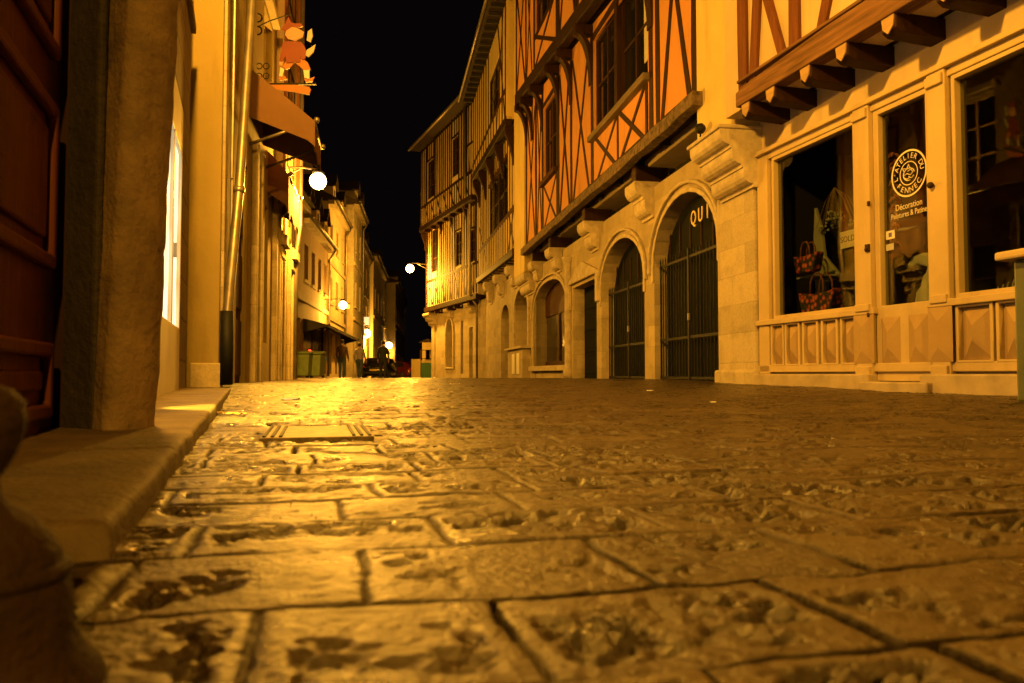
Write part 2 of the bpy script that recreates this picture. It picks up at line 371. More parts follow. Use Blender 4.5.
# ================================================================== GROUND
EU = np.array([-.2588, .9659]); EV = np.array([.9659, .2588])
def build_paving():
    us = [.2]
    while us[-1] < 46: us.append(us[-1] * (1.0042 if us[-1] < 2 else 1.0065 if us[-1] < 6 else 1.011))
    us = np.array(us); S = np.linspace(0, 1, 820)
    U = np.repeat(us[:, None], 820, 1); V = -(.62 * U + .4) + S[None, :] * (2.05 * U + .85)
    rs = np.random.RandomState(11)
    rows = [.0, .15, .29, .46, .647, .861, 1.048, 1.21, 1.37]
    while rows[-1] < 50: rows.append(rows[-1] + rs.uniform(.155, .215))
    rows = np.array(rows)
    wobU = .05 * (fbm(V * 1.9 + 3, U * .7, 3) - .5) + .016 * (fbm(V * 16, U * 5 + 9, 3) - .5)
    Uw = U + wobU
    ri = np.clip(np.searchsorted(rows, Uw) - 1, 0, len(rows) - 2)
    fixed = {3: [-.60, -.34, -.028, .156, .41, .68], 4: [-.44, -.166, .055, .313, .536, .80], 5: [-.70, -.42, -.13, .154, .43, .70, .98], 6: [-.5, -.22, .046, .3, .62, .9]}
    K = 70; J = np.full((len(rows), 2 * K + 1), 1e9)
    for r in range(len(rows)):
        base = list(fixed.get(r, [rs.uniform(-.2, .0)]))
        a = base[0]; b = base[-1]; left = []; right = []
        W = rows[r] * 1.4 + 2
        while a > -W and len(left) < K - 5: a -= rs.uniform(.17, .36); left.append(a)
        while b < W and len(right) < K: b += rs.uniform(.17, .36); right.append(b)
        al = sorted(left) + base + right; al = al[:2 * K + 1]; J[r, :len(al)] = al
    wobV = .03 * (fbm(U * 2.3 + 40, V * .8, 3) - .5) + .012 * (fbm(U * 15 + 4, V * 6, 2) - .5); Vw = V + wobV + (Uw - .8) * .02 * np.sin(ri * 2.1)
    du = np.minimum(Uw - rows[ri], rows[ri + 1] - Uw)
    dv = np.full(U.shape, 9.); sid = np.zeros(U.shape)
    for i in range(len(us)):
        for r in np.unique(ri[i]):
            m = ri[i] == r; j = J[r]; v = Vw[i, m]; k = np.clip(np.searchsorted(j, v), 1, len(j) - 1)
            dv[i, m] = np.minimum(v - j[k - 1], j[k] - v); sid[i, m] = r * 131 + k
    dv = np.abs(dv); d = np.minimum(du, dv)
    si = sid.astype(int); h1 = _G[si % 251, (si * 7) % 253]; h2 = _G[(si * 3) % 241, si % 239]; h3 = _G[(si * 5) % 229, (si * 11) % 233]
    jw = .0015 + .0027 * np.clip(fbm(U * 7, V * 7, 3) * 2.6 - .8, 0.02, 1) * (.5 + h2)
    groove = np.clip(1 - (d / (jw * 1.15)), 0, 1) ** .3; jm0 = np.clip(1.25 - d / (jw * 1.5 + .0015), 0, 1)
    att = np.clip(1.35 - U / 9, .25, 1)
    edge = 1 - np.exp(-np.maximum(d - jw * .5, 0) / .007)
    n1 = fbm(U * 11 + 5, V * 7 + 2, 4); n2 = fbm(U * 44, V * 30, 3); n3 = fbm(U * 3.1, V * 2.3 + 7, 3)
    fill = np.clip((fbm(U * 2.3 + 60, V * 2.9 + 11, 3) - .38) * 6, .12, 1); jmask = jm0 * np.clip(fill * 1.6, .5, 1); groove = groove * fill
    inner = np.clip((d - .010 - .02 * n3 * h2) / .012, 0, 1)
    pit = np.clip((n1 - .40 + .20 * (h3 - .4)) * 6, 0, 1) * inner * np.clip((n2 - .2) * 3, 0, 1)
    pit = np.clip(pit, 0, 1)
    z = -.013 * groove * att + .003 * edge * att + (h1 - .5) * .0035 * att
    n4 = fbm(U * 75, V * 50, 2)
    z += -pit * (.004 + .045 * (n2 - .45) + .030 * (n4 - .5)) * att + (n2 - .5) * .0035 * att + (n4 - .5) * .0015 * att + (n3 - .5) * .022 * np.clip(U / 3, .3, 1)
    z += (h2 - .5) * .02 * (du - .08) * att * np.clip(d / .03, 0, 1) + (h3 - .5) * .02 * np.minimum(dv, .15) * att
    X = U * EU[0] + V * EV[0]; Y = U * EU[1] + V * EV[1]
    Z = Hg(X, Y) + z
    nr, nc = U.shape; co = np.stack([X, Y, Z], -1).reshape(-1, 3).astype(np.float32)
    idx = np.arange(nr * nc).reshape(nr, nc)
    q = np.stack([idx[:-1, :-1], idx[:-1, 1:], idx[1:, 1:], idx[1:, :-1]], -1).reshape(-1, 4)
    me = bpy.data.meshes.new('street_paving'); me.vertices.add(len(co)); me.vertices.foreach_set('co', co.ravel())
    me.loops.add(q.size); me.loops.foreach_set('vertex_index', q.ravel().astype(np.int32))
    me.polygons.add(len(q)); me.polygons.foreach_set('loop_start', np.arange(0, q.size, 4, dtype=np.int32)); me.polygons.foreach_set('loop_total', np.full(len(q), 4, dtype=np.int32))
    me.update(calc_edges=True)
    me.polygons.foreach_set('use_smooth', np.ones(len(q), bool))
    at = me.attributes.new('stone', 'FLOAT_COLOR', 'POINT')
    c = np.stack([h1 * .6 + h2 * .4, np.clip(jmask * 1.3, 0, 1), pit, np.ones_like(h1)], -1).reshape(-1, 4).astype(np.float32)
    at.data.foreach_set('color', c.ravel())
    m, nt, b = new_mat('worn_limestone_paving')
    a = N(nt, 'ShaderNodeAttribute', attribute_name='stone'); s = N(nt, 'ShaderNodeSeparateColor'); nt.links.new(a.outputs['Color'], s.inputs[0])
    v = coords(nt); f = noise(nt, v, 9, 7, .62); f2 = noise(nt, v, 75, 5, .65); f3 = noise(nt, v, 1.1, 4)
    c = ramp(nt, s.outputs[0], [(0, (.038, .025, .012)), (.5, (.062, .042, .02)), (1, (.10, .07, .034))])
    c = mixc(nt, .75, c, ramp(nt, f, [(.32, (.38, .34, .3)), (.6, (1, 1, 1))]), 'MULTIPLY')
    c = mixc(nt, .5, c, ramp(nt, f3, [(.3, (.5, .45, .4)), (.65, (1, 1, 1))]), 'MULTIPLY')
    c = mixc(nt, mathn(nt, 'MULTIPLY', s.outputs[2], .58), c, (.022, .014, .007))
    c = mixc(nt, mathn(nt, 'MULTIPLY', s.outputs[1], .95), c, (.018, .013, .009))
    nt.links.new(c, b.inputs['Base Color'])
    rg = N(nt, 'ShaderNodeMapRange'); rg.inputs['From Min'].default_value = .3; rg.inputs['From Max'].default_value = .7; rg.inputs['To Min'].default_value = .20; rg.inputs['To Max'].default_value = .50
    nt.links.new(f, rg.inputs['Value'])
    r2 = mathn(nt, 'ADD', rg.outputs[0], mathn(nt, 'MULTIPLY', s.outputs[1], .4)); nt.links.new(r2, b.inputs['Roughness'])
    nt.links.new(mathn(nt, 'MULTIPLY', mathn(nt, 'SUBTRACT', 1.0, s.outputs[1]), .9), b.inputs['Specular IOR Level'])
    n_1 = bump(nt, b, f, .45, .012); n_2 = bump(nt, b, f2, .8, .009, n_1); bump(nt, b, noise(nt, v, 230, 3), .35, .002, n_2)
    me.materials.append(m)
    o = bpy.data.objects.new('street_paving', me); COL.objects.link(o); o['kind'] = 'structure'; o['label'] = 'worn limestone paving slabs of the street with dark joints and pitted faces'
    # coarse ground sheet around and below
    gx = np.concatenate([np.arange(-300, -20, 40), np.arange(-20, 20, 2), np.arange(20, 301, 40)]); gy = np.concatenate([np.arange(-120, -10, 20), np.arange(-10, 60, 2), np.arange(60, 420, 30)])
    vs = [(x, y, gz(x, y) - .05) for y in gy for x in gx]; w = len(gx)
    fs = [(j * w + i, j * w + i + 1, (j + 1) * w + i + 1, (j + 1) * w + i) for j in range(len(gy) - 1) for i in range(w - 1)]
    g = MB().add(vs, fs).build('ground', mat_plain('street_stone', (.26, .2, .12), .5, .4, 4, .5, bd=.02), smooth=True); g['kind'] = 'structure'
build_paving()

def build_kerb():
    """raised pavement slab on the left with worn edge"""
    A = np.array([-.41, .81]); B = np.array([-2.38, 6.62]); L = np.linalg.norm(B - A); d = (B - A) / L; nl = np.array([-d[1], d[0]])
    ns = 240; offs = [0, 0, .003, .009, .02, .035] + list(np.linspace(.055, 1.5, 60))
    def ztop(t): return .050 + .034 * min(1, t / L) ** 1.0
    vs = []; 
    for i in range(-2, ns + 1):
        t = max(0, L * i / ns)
        for k, o in enumerate(offs):
            p = A + d * t; e = .008 * (fbm(np.array([t * 5.]), np.array([3.3]), 4)[0] - .5) + .01 * (fbm(np.array([t * 21.]), np.array([8.3]), 3)[0] - .5)
            j = min(abs((t + .35) % 1.15), 1.15 - abs((t + .35) % 1.15)); jo = max(0, 1 - j / .012) * .02
            q = p + nl * (o + e); z = ztop(t)
            if k == 0: zz = gz(q[0], q[1]) - .06
            elif k == 1: zz = z - .012
            elif k == 2: zz = z - .005
            elif k == 3: zz = z - .0015
            else: zz = z + .003 * (fbm(np.array([q[0] * 9]), np.array([q[1] * 9]), 3)[0] - .5)
            zz -= jo if k > 0 else 0
            if i < 0:
                q = q - d * (.008 if i == -2 else .007); zz = min(zz, z - .007)
                if i == -2: zz = -.06
            vs.append((q[0], q[1], zz))
    w = len(offs); n = ns + 3
    fs = [(j * w + k, j * w + k + 1, (j + 1) * w + k + 1, (j + 1) * w + k) for j in range(n - 1) for k in range(w - 1)]
    m, nt, b = new_mat('kerb_stone'); v = coords(nt); f = noise(nt, v, 6, 7, .6); f2 = noise(nt, v, 60, 5)
    c = ramp(nt, f, [(.3, (.07, .048, .024)), (.7, (.17, .125, .065))]); nt.links.new(c, b.inputs['Base Color'])
    b.inputs['Roughness'].default_value = .72; n1 = bump(nt, b, f, .35, .012); bump(nt, b, f2, .9, .006, n1)
    o = MB().add(vs, fs).build('pavement_kerb', m, smooth=True); o['kind'] = 'structure'; o['label'] = 'raised stone pavement slab with worn rounded kerb edge'
build_kerb()

# ================================================================== SHOP BUILDING (right foreground)
def build_shop():
    r = FS.root('shop_building', 'half-timbered house with the cream painted shopfront at the right of the street')
    Z0, ZT = .82, 2.68; ZW = 3.22
    X = lambda px, py=300: FS.at(px, py)[0]
    w1 = (X(861), X(776)); dr = (X(935), X(881)); w2 = (-4.35, X(959))
    outer = rect(-6.2, .02, -.1, ZW)
    MB().prism(outer, -.075, 0, [rect(w1[0], w1[1], Z0, ZT), rect(dr[0] - .03, dr[1] + .03, .12, ZT), rect(w2[0], w2[1], Z0, ZT)]).build('ground_floor_wall', 'plaster_cream', r)
    # shopfront joinery
    sf = MB()
    xs = [(.0, -.26), (w1[0], dr[1]), (dr[0], w2[1])]
    yo = .06
    sf.box(-.24, .0 - .035, 0, yo, .2, ZT + .05)
    sf.box(w1[0] - .015, w1[0] + .035, .0, yo - .02, Z0, ZT); 
    sf.box(w2[0] - .3, -.01, .0, yo, .22, .30); sf.box(w2[0] - .3, dr[0], .0, yo + .03, Z0 - .06, Z0); sf.box(dr[1], -.01, .0, yo + .03, Z0 - .06, Z0)
    sf.box(-6, -.01, 0, .05, ZT, ZT + .07); 
    sf.build('shopfront', 'shop', r, bevel=.008)
    for i, (a, b_) in enumerate([(w1[0] - .02, dr[1] + .035), (dr[0] - .035, w2[1] + .02)]):
        p = MB().box(a, b_, 0, yo + .02, .16, ZT + .075).box(a - .01, b_ + .01, 0, yo + .05, ZT - .05, ZT + .04).box(a - .01, b_ + .01, 0, yo + .045, Z0 - .03, Z0 + .04).box(a - .012, b_ + .012, 0, yo + .05, .16, .27)
        o = p.build('pilaster', 'shop', r, bevel=.008)
        mid = (a + b_) / 2; hw = (b_ - a) / 2 - .03
        MB().add([(mid - hw, yo + .022, .3), (mid + hw, yo + .022, .3), (mid + hw, yo + .022, .76), (mid - hw, yo + .022, .76), (mid, yo + .05, .42), (mid, yo + .05, .64)],
                 [(0, 1, 4), (1, 2, 5, 4), (2, 3, 5), (3, 0, 4, 5)]).build('panel', 'shop_dark', o)
    MB().box(-6, .0, 0, .10, ZT + .07, ZT + .10).box(-6, .0, 0, .07, ZT + .10, ZT + .135).build('cornice', 'shop', r, bevel=.008)
    # raised diamond panels under the windows
    def diamond(x0, x1, parent, z0=.31, z1=.74):
        g = .03; f = MB().prism(rect(x0, x1, z0 - .02, z1 + .02), .0, yo + .004, [rect(x0 + g, x1 - g, z0, z1)]).build('panel_frame', 'shop', parent, bevel=.006)
        a, b_ = x0 + g, x1 - g; mz = (z0 + z1) / 2; mx = (a + b_) / 2; y = .012; e = .05
        MB().add([(a, y, z0), (b_, y, z0), (b_, y, z1), (a, y, z1), (mx, y + e * 1.5, z0 + (z1 - z0) * .36), (mx, y + e * 1.5, z1 - (z1 - z0) * .36)],
                 [(0, 1, 4), (1, 2, 5, 4), (2, 3, 5), (3, 0, 4, 5)]).build('diamond_panel', 'shop_dark', f)
    px1 = [(775.5, 788.5), (789.5, 804.5), (807, 823), (826, 843), (845.5, 862.5)]
    for a, b_ in px1: diamond(X(b_, 340), X(a, 340), r)
    k = w2[1] - .02
    while k > -5.4: diamond(k - .36, k, r); k -= .385
    MB().box(-6, w2[1] + .3, 0, .14, .0, .2).box(dr[1] + .03, -.02, 0, .14, .0, .2).build('plinth', 'plinth', r, bevel=.015)
    MB().box(dr[0] - .1, dr[1] + .1, -.2, .2, .0, .13).build('door_step', 'plinth', r, bevel=.015)
    # display windows
    for (a, b_) in (w1, w2):
        w = MB().prism(rect(a, b_, Z0, ZT), -.07, .035, [rect(a + .035, b_ - .035, Z0 + .04, ZT - .04)]).build('display_window', 'shop', r, bevel=.006)
        MB().box(a + .034, b_ - .034, -.03, -.026, Z0 + .039, ZT - .039).build('pane', 'glass', w)
    # door
    d0, d1 = dr
    d = MB().prism(rect(d0 - .03, d1 + .03, .135, ZT), -.06, .03, [rect(d0 + .035, d1 - .035, .83, ZT - .05)]).build('shop_door', 'shop', r, bevel=.006)
    MB().box(d0 + .034, d1 - .034, -.03, -.022, .829, ZT - .049).build('pane', 'glass', d)
    mid = (d0 + d1) / 2
    for a, b_ in ((d0, mid - .01), (mid + .01, d1)):
        a += .04; b_ -= .04; z0, z1 = .3, .72; mx = (a + b_) / 2
        MB().add([(a, .031, z0), (b_, .031, z0), (b_, .031, z1), (a, .031, z1), (mx, .075, z0 + .14), (mx, .075, z1 - .14)],
                 [(0, 1, 4), (1, 2, 5, 4), (2, 3, 5), (3, 0, 4, 5)]).build('diamond_panel', 'shop_dark', d)
    hx, hz = FS.at(941, 186); MB().sphere((hx, .11, hz), .028, 12).box(hx - .01, hx + .01, .06, .1, hz - .01, hz + .01).build('handle', 'rust', d, smooth=True)
    hx, hz = FS.at(875.5, 250); MB().box(hx - .025, hx + .025, .08, .1, hz - .02, hz + .05).sphere((hx, .105, hz), .018, 8).build('lock', 'rust', d)
    for q in (204, 315):
        hx, hz = FS.at(876.5, q); MB().box(hx - .012, hx + .012, .08, .098, hz - .02, hz + .02).build('hinge', 'rust', d)
    # lettering on the door glass
    cx, cz = FS.at(907, 173); Y = -.018
    def put(t, x, z, size, parent, mat='lettering', rot=0, y=Y, sx=1.0, name='lettering', ext=.001, flip=True):
        cu = bpy.data.curves.new(name, 'FONT'); cu.body = t; cu.size = size; cu.extrude = ext; cu.align_x = 'CENTER'; cu.align_y = 'CENTER'; cu.resolution_u = 3
        o = bpy.data.objects.new(name, cu); COL.objects.link(o)
        # text reads right-way from the street: its x axis runs along -local x
        o.matrix_basis = Matrix.Translation((x, y, z)) @ Matrix(((-1, 0, 0, 0), (0, 0, 1, 0), (0, 1, 0, 0), (0, 0, 0, 1))) @ Matrix.Rotation(rot, 4, 'Z') @ Matrix.Diagonal((sx, 1, 1, 1))
        dg = bpy.context.evaluated_depsgraph_get(); me = bpy.data.meshes.new_from_object(o.evaluated_get(dg)); mb = o.matrix_basis.copy()
        bpy.data.objects.remove(o); me.transform(mb)
        return me
    build_shop.put = put
    def text_obj(name, meshes, mat, parent, label=None):
        bm = bmesh.new()
        for me in meshes: bm.from_mesh(me)
        me = bpy.data.meshes.new(name); bm.to_mesh(me); bm.free(); me.materials.clear(); me.materials.append(M[mat])
        for p in me.polygons: p.material_index = 0
        o = bpy.data.objects.new(name, me); COL.objects.link(o); o.parent = parent
        if label: o['label'] = label
        return o
    build_shop.text_obj = text_obj
    ms = []; Ra = .155
    def arc(txt, a0, a1, rad, size, top=True):
        n = len(txt)
        for i, ch in enumerate(txt):
            if ch == ' ': continue
            a = R(a0 + (a1 - a0) * i / (n - 1))
            # angle measured clockwise from the top as seen from the street
            x = cx - rad * math.sin(a); z = cz + rad * math.cos(a)
            ms.append(put(ch, x, z, size, d, rot=-a if top else math.pi - a))
    arc("L'ATELIER DU", -100, 82, Ra, .068); arc("FENNEC", 232, 128, Ra, .07, False)
    ms.append(put("Décoration", FS.at(907, 207)[0] , FS.at(907, 205)[1], .082, d, sx=.85)); ms.append(put("Peintures & Patines", cx, FS.at(907, 212.5)[1] - .005, .074, d, sx=.78))
    text_obj('lettering', ms, 'lettering', d)
    ring = MB()
    for ro, ri_ in ((.212, .196), (.108, .1)):
        o_ = [(cx + ro * math.cos(a * math.pi / 24), cz + ro * math.sin(a * math.pi / 24)) for a in range(48)]; i_ = [(cx + ri_ * math.cos(a * math.pi / 24), cz + ri_ * math.sin(a * math.pi / 24)) for a in range(48)]
        ring.prism(o_, Y - .001, Y + .001, [i_])
    # curled animal drawn in strokes inside the ring
    def stroke(pts, wd=.005):
        ring.tube([(cx - a, Y, cz + b_) for a, b_ in pts], wd, 5)
    stroke([(.07 * math.cos(t) * (1 - t * .03), .055 * math.sin(t) - .01) for t in np.linspace(.2, 5.0, 16)])
    stroke([(-.05, .02), (-.075, .06), (-.03, .045)]); stroke([(-.02, .045), (.0, .08), (.02, .04)]); stroke([(-.06, -.01), (-.02, .0), (.02, -.02), (.05, .0), (.03, .03), (-.01, .02)]); stroke([(.0, -.03), (.03, -.05), (.06, -.03)]); stroke([(-.05, -.035), (-.02, -.05), (.01, -.04)])
    ring.build('emblem', 'lettering', d)
    x0, z0 = FS.at(893, 229.5); x1, z1 = FS.at(884.5, 240)
    MB().box(x0, x1, Y - .002, Y + .001, z1, z0).build('sticker', 'paper', d); MB().box((x0 + x1) / 2 - .02, (x0 + x1) / 2 + .02, Y + .001, Y + .002, (z0 + z1) / 2 - .02, (z0 + z1) / 2 + .02).build('sticker', mat_plain('blue_print', (.05, .05, .4), .5), d)
    x0, z0 = FS.at(892, 243); x1, z1 = FS.at(884.5, 251); MB().box(x0, x1, Y - .002, Y + .001, z1, z0).build('sticker', 'screen', d)
    x0, z0 = FS.at(935, 231); x1, z1 = FS.at(928.5, 242); MB().box(x0, x1, Y - .002, Y + .001, z1, z0).build('sticker', 'screen', d)
    # room behind the windows
    MB().prism(rect(-6.0, -.05, .3, 2.9), -2.9, -2.8).box(-6, -.05, -2.8, -.26, .3, .36).box(-6, -.05, -2.8, -.26, 2.84, 2.9).box(-.12, -.05, -2.8, -.26, .3, 2.9).box(-6.1, -6, -2.8, -.26, .3, 2.9).build('shop_interior', 'shade_black', r)
    MB().box(w1[0] - .1, -.13, -.9, -.27, .36, .8).box(w2[0], w2[1] + .1, -.9, -.27, .36, .8).build('display_shelf', 'shade_black', r, bevel=.01)
    # jettied upper floor: joists, beam, plaster, timbers
    for px in (746, 771, 806, 842.5, 889, 945, 1010):
        xj = FS.at(px, 90, .5)[0] if px < 1000 else -4.0
        if px < 1000: xj = {746: -.53, 771: -1.0, 806: -1.59, 842.5: -2.12, 889: -2.71, 945: -3.3}[px]
        j_ = MB().prism([(-.05, 3.2), (.5, 3.2), (.5, 3.08), (.44, 3.04), (-.05, 3.02)], xj - .085, xj + .085, axes='yz').build('joist', 'timber', r, bevel=.008)  # dark oak here also paints the black shade under the joists
        MB().prism([(xj - .075, 3.195), (xj + .075, 3.195), (xj + .06, 3.1), (xj, 3.045), (xj - .06, 3.1)], .501, .512).build('joist_end', 'lit_beam_end', j_)
    MB().box(-6.3, -.4, -.2, .34, 3.222, 3.27).build('jetty_floor', 'timber_x', r)
    MB().prism([(-6.3, 3.2), (-3, 3.19), (-.36, 3.2), (-.36, 3.36), (-.6, 3.40), (-2, 3.45), (-4, 3.44), (-6.3, 3.46)], .36, .53).build('jetty_beam', 'timber_redx', r, bevel=.02)
    MB().box(-6.3, -.4, .30, .54, 3.455, 3.49).build('beam_moulding', 'timber_redx', r, bevel=.01)
    MB().prism(rect(-6.3, -.0, 3.2, 10.5), .1, .44).build('upper_wall', 'plaster_cream', r)
    t = MB(); y0, y1 = .441, .475
    def b(x0_, z0_, x1_, z1_, w): t.beam(x0_, z0_, x1_, z1_, w, y0, y1)
    for x in (-.42, -1.37, -2.95, -4.5): b(x, 3.4, x, 7.1, .17)
    b(-.62, 3.4, -.86, 5.6, .12); b(-1.2, 3.4, -.84, 4.4, .11); b(-.84, 4.4, -.6, 7, .11)
    b(-1.75, 3.4, -2.2, 4.6, .12); b(-2.7, 3.4, -2.1, 4.2, .12); b(-2.1, 4.2, -1.6, 6.5, .12)
    b(-6.2, 7.1, -.3, 7.1, .2); b(-3.4, 3.4, -4.3, 7, .12)
    t.build('timber_frame', 'timber_red', r, bevel=.008)
    MB().box(-6.3, 0, -6, .1, 3.6, 10.4).box(-6.3, 0, -6, -3, -.1, 3.5).build('house_body', 'plaster_grey', r)
    MB().prism([(.9, 10.4), (.9, 10.5), (-3, 13), (-6.6, 10.5), (-6.6, 10.4)], -6.4, .2, axes='yz').build('roof', 'roof', r)
    return r
shop = build_shop(); put = build_shop.put; text_obj = build_shop.text_obj

# things in the shop windows -------------------------------------------------
def world_root(fr, x, o, z, name, label, cat, group=None):
    wx, wy = fr.world(x, o); return thing(name, label, cat, (wx, wy, z), fr.rz, group)
def handbag(x, o, z, s, label, mat):
    t = world_root(FS, x, o, z, 'handbag', label, 'handbag', 'handbags displayed in the shop window')
    prof = [(-.20 * s, 0.02), (-.17 * s, 0), (.17 * s, 0), (.20 * s, .02), (.27 * s, .27 * s), (.2 * s, .25 * s), (0, .235 * s), (-.2 * s, .25 * s), (-.27 * s, .27 * s)]
    MB().prism(prof, -.07 * s, .07 * s).build('bag_body', mat, t, bevel=.03 * s)
    for y in (-.05, .05): MB().tube([(-.1 * s, y * s, .24 * s), (-.09 * s, y * s, .36 * s), (-.04 * s, y * s, .43 * s), (.04 * s, y * s, .43 * s), (.09 * s, y * s, .36 * s), (.1 * s, y * s, .24 * s)], .009, 6).build('handle', 'leather', t, smooth=True)
def mat_floral():
    m, nt, b = new_mat('flower_print'); vo = N(nt, 'ShaderNodeTexVoronoi'); vo.inputs['Scale'].default_value = 17; v = coords(nt); nt.links.new(v, vo.inputs['Vector'])
    c = ramp(nt, vo.outputs['Distance'], [(.0, (.75, .35, .22)), (.35, (.6, .08, .05)), (.55, (.03, .03, .02)), (1, (.02, .02, .02))]); nt.links.new(c, b.inputs['Base Color']); b.inputs['Roughness'].default_value = .7; return m
floral = mat_floral()
handbag(-.78, -.24, .80, 1.15, 'larger flower-print handbag with two handles low in the left shop window', floral)
handbag(-.56, -.24, 1.33, .8, 'smaller flower-print handbag on the stand higher in the left shop window', floral)
t = world_root(FS, -.36, -.5, .8, 'display_stand', 'pale curved display stand behind the handbags in the left shop window', 'display stand')
MB().prism([(.1, 0), (.13, 1.0), (.1, 1.35), (.0, 1.1), (-.06, .75), (-.3, .52), (-.28, .48), (-.1, .45), (-.02, .2), (-.1, 0)], -.1, -.05).build('stand_board', 'screen', t, bevel=.01)
MB().box(-.32, .08, -.05, .22, .49, .51).build('shelf', 'screen', t)
# flower stems
t = world_root(FS, -.62, -.55, 1.8, 'dried_flowers', 'spray of pale dried flowers hanging at the top of the left shop window', 'dried flowers')
mb = MB(); fl = MB()
for i in range(34):
    a = random.uniform(-1, 1); L = random.uniform(.15, .5); p = (a * L * .9, random.uniform(-.1, .1), .34 - abs(a) * .1 - L * .6)
    mb.tube([(0, 0, .5), (p[0] * .5, p[1] * .5, .36), p], .003, 4)
    for k in range(3): fl.sphere((p[0] + random.uniform(-.03, .03), p[1] + random.uniform(-.03, .03), p[2] + random.uniform(-.03, .03)), random.uniform(.008, .018), 6)
mb.build('stem', 'dried', t); fl.build('blossom', 'screen', t)
t = world_root(FS, -1.2, -.55, 0.8, 'table_lamp', 'small dark ornament and red dish on the display shelf beside the handbags', 'ornament')
MB().lathe([(.09, 0), (.1, .02), (.12, .09), (.11, .1), (.09, .03), (.0, .02)]).build('dish', 'red', t, smooth=True); t.name = 'display_dish'
# sale card
x1, z1 = FS.at(843.5, 227); x0, z0 = FS.at(861.5, 247)
t = world_root(FS, (x0 + x1) / 2 + .07, -.045, (z0 + z1) / 2, 'sale_card', 'white card reading SOLDES inside the left shop window', 'sign')
MB().box(-.16, .16, -.003, .003, -.085, .085).build('card', 'paper', t)
text_obj('lettering', [put('SOLDES', 0.01, 0, .085, t, y=.004)], 'ink', t)
# garland of red peppers beside the door glass
t = world_root(FS, FS.at(884, 200)[0], -.12, 1.3, 'pepper_garland', 'hanging string of red and orange dried peppers inside the shop door', 'garland')
for nm, mt in (('red_pepper', 'red'), ('orange_pepper', 'orange')):
    mb = MB()
    for i in range(26):
        z = random.uniform(.1, 1.0); a = random.uniform(0, 6.28); mb.tube([(0, 0, z), (.03 * math.cos(a), .03 * math.sin(a), z - .01), (.055 * math.cos(a), .05 * math.sin(a), z - .05)], .01, 5, rr=[.008, .013, .002])
    mb.build(nm, mt, t)
# pale horse-head like sculpture behind the door glass
x, z = FS.at(893, 285)
t = world_root(FS, x, -.35, .8, 'animal_head_sculpture', 'white carved animal head sculpture standing behind the shop door glass', 'sculpture')
MB().prism([(-.12, 0), (.1, 0), (.06, .16), (.0, .22), (-.02, .3), (-.06, .33), (-.08, .38), (.03, .42), (.14, .40), (.17, .43), (.1, .5), (-.04, .52), (-.2, .46), (-.16, .3), (-.09, .18)][::-1], -.05, .05).build('head', 'white', t, bevel=.02)
MB().sphere((-.02, .052, .33), .016, 8).build('eye', 'ink', t)
# chest with drawers at right window
x, z = FS.at(998, 240)
t = world_root(FS, x - .1, -.75, .8, 'wooden_drawer_chest', 'tall brown wooden chest of small drawers in the right shop window', 'chest')
MB().box(-.2, .2, -.15, .15, 0, .95).build('case', 'timber_red', t, bevel=.01)
for k in range(5):
    d_ = MB().box(-.17, .17, .152, .165, .04 + k * .18, .19 + k * .18).build('drawer', 'timber_redx', t, bevel=.01); MB().box(-.03, .03, .166, .18, .1 + k * .18, .12 + k * .18).build('handle', 'rust', d_)
x, z = FS.at(1003, 282)
t = world_root(FS, x, -.2, .82, 'woven_palm_leaf', 'pale woven palm leaf lying low in the right shop window', 'ornament')
mb = MB()
for i in range(12):
    a = -.30 + i * .05; zz = .02 + i * .014
    mb.tube([(-a, 0, zz), (-a - .02, 0, zz + .05)], .006, 4); mb.tube([(-a, 0, zz), (-a - .045, 0, zz - .02)], .006, 4)
mb.tube([(.32, 0, 0), (-.3, 0, .18)], .008, 5); mb.build('leaf', 'screen', t)

# green utility cabinet at right edge
cxw, cyw = (1066 - 512) / 781 * 4.6, 4.6
t = thing('litter_bin', 'grey-green metal litter cabinet with wide flat lid at the right edge by the shop', 'litter bin', (cxw, cyw, gz(cxw, cyw)), R(15))
MB().box(-.10, .40, -.15, .25, 0, .88).build('body', 'green_grey', t, bevel=.02)
MB().box(-.17, .47, -.22, .32, .88, .935).build('lid', 'shop', t, bevel=.015)
MB().box(-.04, .34, -.158, -.15, .1, .7).build('door_panel', 'green_grey', t, bevel=.006)
MB().tube([(-.1, -.1, .92), (-.1, -.08, .96), (-.06, -.02, .965), (-.02, .02, .94)], .008, 6).build('latch', 'zinc', t)

